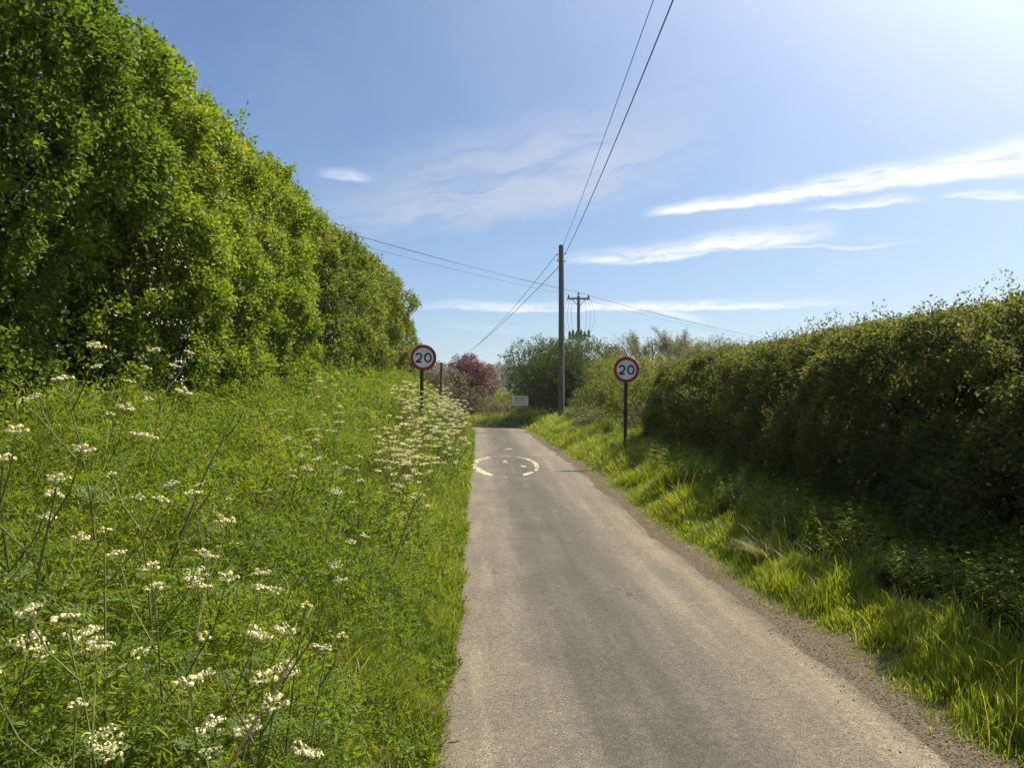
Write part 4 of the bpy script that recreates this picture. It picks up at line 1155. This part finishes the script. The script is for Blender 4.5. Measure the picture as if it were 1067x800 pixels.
# a pale tussock of bent dry grass on the right verge
tx, ty = 2.92, 7.75
root = empty('grass_tussock', (tx, ty, h1(tx, ty)), 'pale bleached tussock of bent grass on the right verge', 'tussock')
n = 380; a = rng.uniform(0, 6.28, n); rr = .10 * np.sqrt(rng.random(n))
V = blade_verts(np.stack([np.cos(a) * rr, np.sin(a) * rr * 1.5, np.zeros(n)], -1), rng.uniform(.16, .34, n), rng.uniform(.6, 1.4, n), a + rng.normal(size=n) * .5, rng.uniform(.003, .006, n), rng.normal(size=n) * .5)
link('blades', quads('blades', V, 8, BLADE8, rng.random(n)), M['dry'], root)

# ------------------------------------------------------------------ cow parsley
def umbel_mesh(name, rad, nu, nf, fs, seed):
    rs = np.random.default_rng(seed); V = []
    for k in range(nu):
        rr = rad * math.sqrt((k + .5) / nu); a = k * 2.4
        c = np.array([math.cos(a) * rr, math.sin(a) * rr, rad * .62 + rad * .22 * (1 - (rr / rad)**2) + rs.normal() * rad * .13])
        d = rs.normal(size=(nf, 3)); d[:, 2] = np.abs(d[:, 2]) * .8; d /= np.linalg.norm(d, axis=1)[:, None]
        ur = rad * .265 * (.7 + .6 * rs.random())
        P = c + d * ur * np.array([1, 1, .75])
        t_ = np.cross(d, rs.normal(size=(nf, 3))); t_ /= np.linalg.norm(t_, axis=1)[:, None]
        V.append(leaf_verts(P - t_ * fs * .5, t_, d, fs, fs * .9, .05, 0))
    V = np.concatenate(V)
    return quads(name, V, 6, LEAF6, rs.random(len(V)))
def ray_tubes(b, base, rad, nu, tilt=None):
    for k in range(nu):
        rr = rad * math.sqrt((k + .5) / nu); a = k * 2.4
        e = Vector((math.cos(a) * rr, math.sin(a) * rr, rad * .62))
        if tilt is not None: e = tilt @ e
        b.tube([base, Vector(base) + e], .0008, 3, False)
UM = [umbel_mesh('flower_head', .030, 8, 14, .0065, 1), umbel_mesh('flower_head', .036, 10, 14, .0065, 2), umbel_mesh('flower_head', .022, 6, 12, .006, 3)]
URAD = [(.030, 8), (.036, 10), (.022, 6)]
def fern_mesh(seed):
    rs = np.random.default_rng(seed); P = []; D = []; Ls = []
    L = .26
    for s in np.linspace(.25, 1, 7):
        for sd2 in (-1, 1):
            pl = .13 * (1.1 - s) + .02
            base = np.array([L * s, 0, .05 * s - .10 * s * s]); dirp = np.array([.55, sd2 * .85, .12])
            for q in np.linspace(.2, 1, 5):
                for s3 in (-1, 1):
                    P.append(base + dirp * pl * q); D.append(dirp + np.array([.5, -s3 * .8 * sd2, rs.normal() * .3])); Ls.append(.034 * (1.15 - .6 * q) * (1.2 - .5 * s))
    P, D, Ls = np.array(P), np.array(D), np.array(Ls)
    V = leaf_verts(P, D, nrm(np.array([0, 0, 1.]) + rs.normal(size=P.shape) * .25), Ls, Ls * .42, .1, .15)
    return quads('leaf', V, 6, LEAF6, rs.random(len(V)))
FERN = [fern_mesh(1), fern_mesh(2)]
def parsley_plan(rs, h, nb):
    """stalk paths and flower head places of one plant"""
    lean = Vector((rs.uniform(-.14, .14), rs.uniform(-.14, .14), 0))
    def pt(f): return Vector((lean.x * f * f * h, lean.y * f * f * h, f * h))
    stems = [([pt(f) for f in (0, .25, .5, .75, 1)], [.0065, .0058, .0048, .0038, .0024])]; heads = [(pt(1), lean)]
    for k in range(nb):
        f = .42 + .45 * k / max(1, nb - 1) * rs.uniform(.85, 1.1); a = 2.4 * k + rs.uniform(-.4, .4); p = pt(min(f, .92)); ln = h * rs.uniform(.20, .36) * (1.3 - .5 * f)
        o = Vector((math.cos(a), math.sin(a), 0)); q = p + o * ln * .45 + Vector((0, 0, ln * .55)); e = p + o * ln * .68 + Vector((0, 0, ln * 1.1))
        stems.append(([p, q, e], [.0034, .0028, .0018])); heads.append((e, o * .3))
        for w in range(rs.choice((0, 0, 0, 1))):
            a2 = a + rs.uniform(-1.6, 1.6); o2 = Vector((math.cos(a2), math.sin(a2), 0)); e2 = q + o2 * ln * .42 + Vector((0, 0, ln * .48))
            stems.append(([q, q.lerp(e2, .5) + Vector((0, 0, .01)), e2], [.002, .0018, .0013])); heads.append((e2, o2 * .3))
    return stems, heads
def parsley_parts(seed, h, nb):
    rs = random.Random(seed); root = bpy.data.objects.new('cow_parsley', None); COL.objects.link(root); root.empty_display_size = .1
    stems, heads = parsley_plan(rs, h, nb)
    b = MB()
    for p, r in stems: b.tube(p, r, 5)
    hs = []
    for p, tl in heads:
        k = rs.choice((0, 0, 1, 2)); tilt = (Vector((0, 0, 1)) + tl * 1.2).to_track_quat('Z', 'Y'); sc = rs.uniform(1.0, 1.5)
        ray_tubes(b, p, URAD[k][0] * sc, URAD[k][1], tilt.to_matrix())
        hs.append((p, tilt, k, sc))
    b.build('stem', M['stalk'], root)
    for p, tilt, k, sc in hs:
        o = link('flower_head', UM[k], M['umbel'], root, loc=p); o.rotation_mode = 'QUATERNION'; o.rotation_quaternion = tilt; o.scale = (sc,) * 3
    for k in range(7):
        o = link('leaf', FERN[k % 2], M['fern'], root, loc=(0, 0, h * (.08 + .115 * k))); o.rotation_euler = (rs.uniform(-.2, .2), rs.uniform(-.65, -.15), k * 2.2 + rs.random()); o.scale = (1.25 - .12 * k,) * 3
    return root
protos = [parsley_parts(s, 1.0, nb) for s, nb in ((1, 3), (2, 4), (3, 2), (4, 3), (7, 2), (9, 2))]
used = set()
def place(k, x, y, h, rz, label, group=None):
    r = protos[k]
    if k in used: r = copy_tree(protos[k])
    used.add(k)
    r.location = (x, y, h1(x, y) - .02); s = h / 1.0; r.scale = (s, s, s); r.rotation_euler = (0, 0, rz)
    for key in ('label', 'category', 'group'):
        if key in r: del r[key]
    tag(r, label, 'cow parsley', group)
    return r
NEAR = [(-1.69, 2.95, .92, 'tallest cow parsley at the left edge with a stacked cluster of creamy heads'),
        (-1.66, 2.72, .84, 'cow parsley close beside the tallest one at the left edge, its heads a little lower'),
        (-1.50, 2.62, .84, 'cow parsley with spread white heads just below the tall cluster at the left edge'),
        (-1.40, 2.42, .74, 'low cow parsley below the left edge clusters with a single small head on top'),
        (-1.27, 2.72, .76, 'cow parsley with small flat heads standing right of the left edge clusters'),
        (-1.32, 3.25, .80, 'slim cow parsley in the upper middle of the near bank grass'),
        (-1.14, 3.45, .80, 'cow parsley with drooping pale heads nearest the centre of the left bank'),
        (-1.02, 2.60, .71, 'cow parsley at the top of the central cluster of white heads on the near bank'),
        (-.92, 2.45, .70, 'cow parsley forming the right half of the central white cluster on the near bank'),
        (-.99, 2.15, .70, 'cow parsley forming the lower left of the central white cluster on the near bank'),
        (-.80, 2.66, .70, 'cow parsley right of the central cluster with two round heads'),
        (-.67, 2.70, .72, 'lone cow parsley with one flat white head above the grass nearest the lane'),
        (-.90, 1.75, .68, 'cow parsley with knobbly half open heads low in the left corner'),
        (-.70, 2.08, .68, 'short cow parsley in the bottom middle of the bank'),
        (-.61, 2.18, .70, 'cow parsley beside the short one at the bottom of the bank, with a paired head'),
        (-.47, 2.02, .66, 'cow parsley with a cluster of round heads near the bottom edge by the lane'),
        (-.56, 2.50, .66, 'cow parsley with lacy broken heads halfway between bank and lane edge'),
        (-2.45, 5.8, 1.12, 'tall cow parsley flowering against the dark foot of the near hedge'),
        (-2.05, 4.3, 1.15, 'tall cow parsley with a bent stalk before the dark hedge'),
        (-2.55, 5.3, 1.0, 'cow parsley tucked deepest under the near hedge with sparse heads')]
rs = random.Random(5)
for i, (x, y, h, lab) in enumerate(NEAR): place((1, 1, 1, 3)[i] if i < 4 else rs.randrange(6), x, y, h * (1.22 if y < 4 else 1.05), rs.uniform(0, 6.28), lab)
MID = [(-1.14, 5.8, .9), (-.93, 6.1, .85), (-1.30, 6.85, .95), (-1.31, 4.95, .79), (-1.51, 6.15, .9), (-1.38, 4.3, .79), (-.79, 4.3, .74), (-1.6, 8.6, .9)]
for (x, y, h) in MID: place(rs.randrange(6), x, y, h, rs.uniform(0, 6.28), 'white cow parsley scattered through the mid bank grass', 'cow parsley scattered on the mid bank')

# the dense drift by the left sign: each plant one small mesh
def parsley_small(seed, nb=5):
    r_ = random.Random(seed); stems, heads = parsley_plan(r_, 1.0, nb)
    b = MB()
    for p, r in stems: b.tube(p, [q * 1.3 for q in r], 4)
    st = b.mesh('cow_parsley')
    n0 = len(b.v)
    V = []; rs2 = np.random.default_rng(seed)
    for p, tl in heads:
        k = 26; rr = .046 * np.sqrt(rs2.random(k)); a = rs2.uniform(0, 6.28, k)
        P = np.stack([p.x + np.cos(a) * rr, p.y + np.sin(a) * rr, p.z + .02 - rr * .2 + rs2.normal(size=k) * .006], -1)
        V.append(leaf_verts(P, rvec(k), nrm(rvec(k) + np.array([0, 0, .8])), .020, .018, .05, 0))
    Vh = np.concatenate(V); nh = len(Vh)
    Pl = []; 
    k = 90; f = rs2.random(k)**.8 * .75; a = rs2.uniform(0, 6.28, k); rr = .16 * (1 - f) * np.sqrt(rs2.random(k)) + .02
    P = np.stack([np.cos(a) * rr, np.sin(a) * rr, f], -1)
    Vl = leaf_verts(P, nrm(np.stack([np.cos(a), np.sin(a), rs2.normal(size=k) * .4], -1)), nrm(rvec(k) + np.array([0, 0, 1.])), .055, .022, .1, .2)
    me = bpy.data.meshes.new('cow_parsley')
    vv = [tuple(v) for v in st.vertices[:] and [x.co for x in st.vertices]]
    F = [tuple(p.vertices) for p in st.polygons]; mi = [0] * len(F); rv = [.5] * len(vv)
    for arr, m_ in ((Vh, 1), (Vl, 2)):
        for piece in arr:
            o_ = len(vv); vv += [tuple(q) for q in piece]; q_ = random.random(); rv += [q_] * 6
            F += [(o_, o_ + 1, o_ + 2, o_ + 3), (o_, o_ + 3, o_ + 4, o_ + 5)]; mi += [m_, m_]
    me.from_pydata(vv, [], F)
    for m_ in ('stalk', 'umbel', 'fern'): me.materials.append(M[m_])
    me.polygons.foreach_set('material_index', mi)
    at_ = me.attributes.new('rnd', 'FLOAT', 'POINT'); at_.data.foreach_set('value', rv); me.update()
    return me
small = [parsley_small(s, nb) for s, nb in ((21, 4), (22, 5), (23, 3), (24, 4), (25, 4))]
def small_plant(x, y, h, label, group):
    o = link('cow_parsley', rs.choice(small), None, None, label, 'cow parsley', group, loc=(x, y, h1(x, y) - .02))
    o.rotation_euler = (0, 0, rs.uniform(0, 6.28)); o.scale = (h * 1.05, h * 1.05, h)
for k in range(26):
    y = rs.uniform(7.2, 13); x = rs.uniform(-1.15, -.5) if y < 10 else rs.uniform(-1.3, -.42)
    small_plant(x, y, rs.uniform(.72, .98), 'white cow parsley in the nearer half of the dense drift on the bank', 'cow parsley in the nearer drift')
for k in range(84):
    y = 13 + 17 * rs.random()**1.15; x = rs.uniform(-1.55, -.38)
    small_plant(x, y, rs.uniform(.8, 1.15), 'white cow parsley massed on the bank around and beyond the left 20 sign', 'cow parsley in the farther drift')
for k in range(4):
    y = rs.uniform(7, 15); x = rs.uniform(-2.7, -1.8)
    small_plant(x, y, rs.uniform(.6, .85), 'isolated white cow parsley high on the bank near the left hedge', 'cow parsley high on the bank')

# dark dead stalks leaning through the near bank
def stalk(x, y, dx, dy, h, r, label):
    z = h1(x, y) - .05; b = MB()
    pts = [(0, 0, 0), (dx * .3, dy * .3, h * .36), (dx * .65, dy * .65, h * .72), (dx, dy, h)]
    b.tube(pts, [r, r * .85, r * .65, r * .3], 6)
    for f, s in ((.55, 1), (.75, -1), (.88, 1)):
        p = Vector((dx * f, dy * f, h * f)); b.tube([p, p + Vector((.06 * s, .03, .09)), p + Vector((.09 * s, .04, .17))], [r * .45, r * .35, r * .15], 5)
    o = b.build('dead_stalk', M['deadstalk'], loc=(x, y, z)); tag(o, label, 'stalk', 'dead stalks leaning through the near bank')
stalk(-.86, 1.55, .42, .5, .95, .006, 'long dark dead stalk leaning right from the bottom left corner towards the lane')
stalk(-1.75, 4.15, .38, .3, 1.2, .008, 'pale bent dead stalk leaning right before the dark hedge foot')
stalk(-.75, 5.9, .3, .3, .9, .009, 'dark branching stalk standing by itself in the mid bank before the drift')
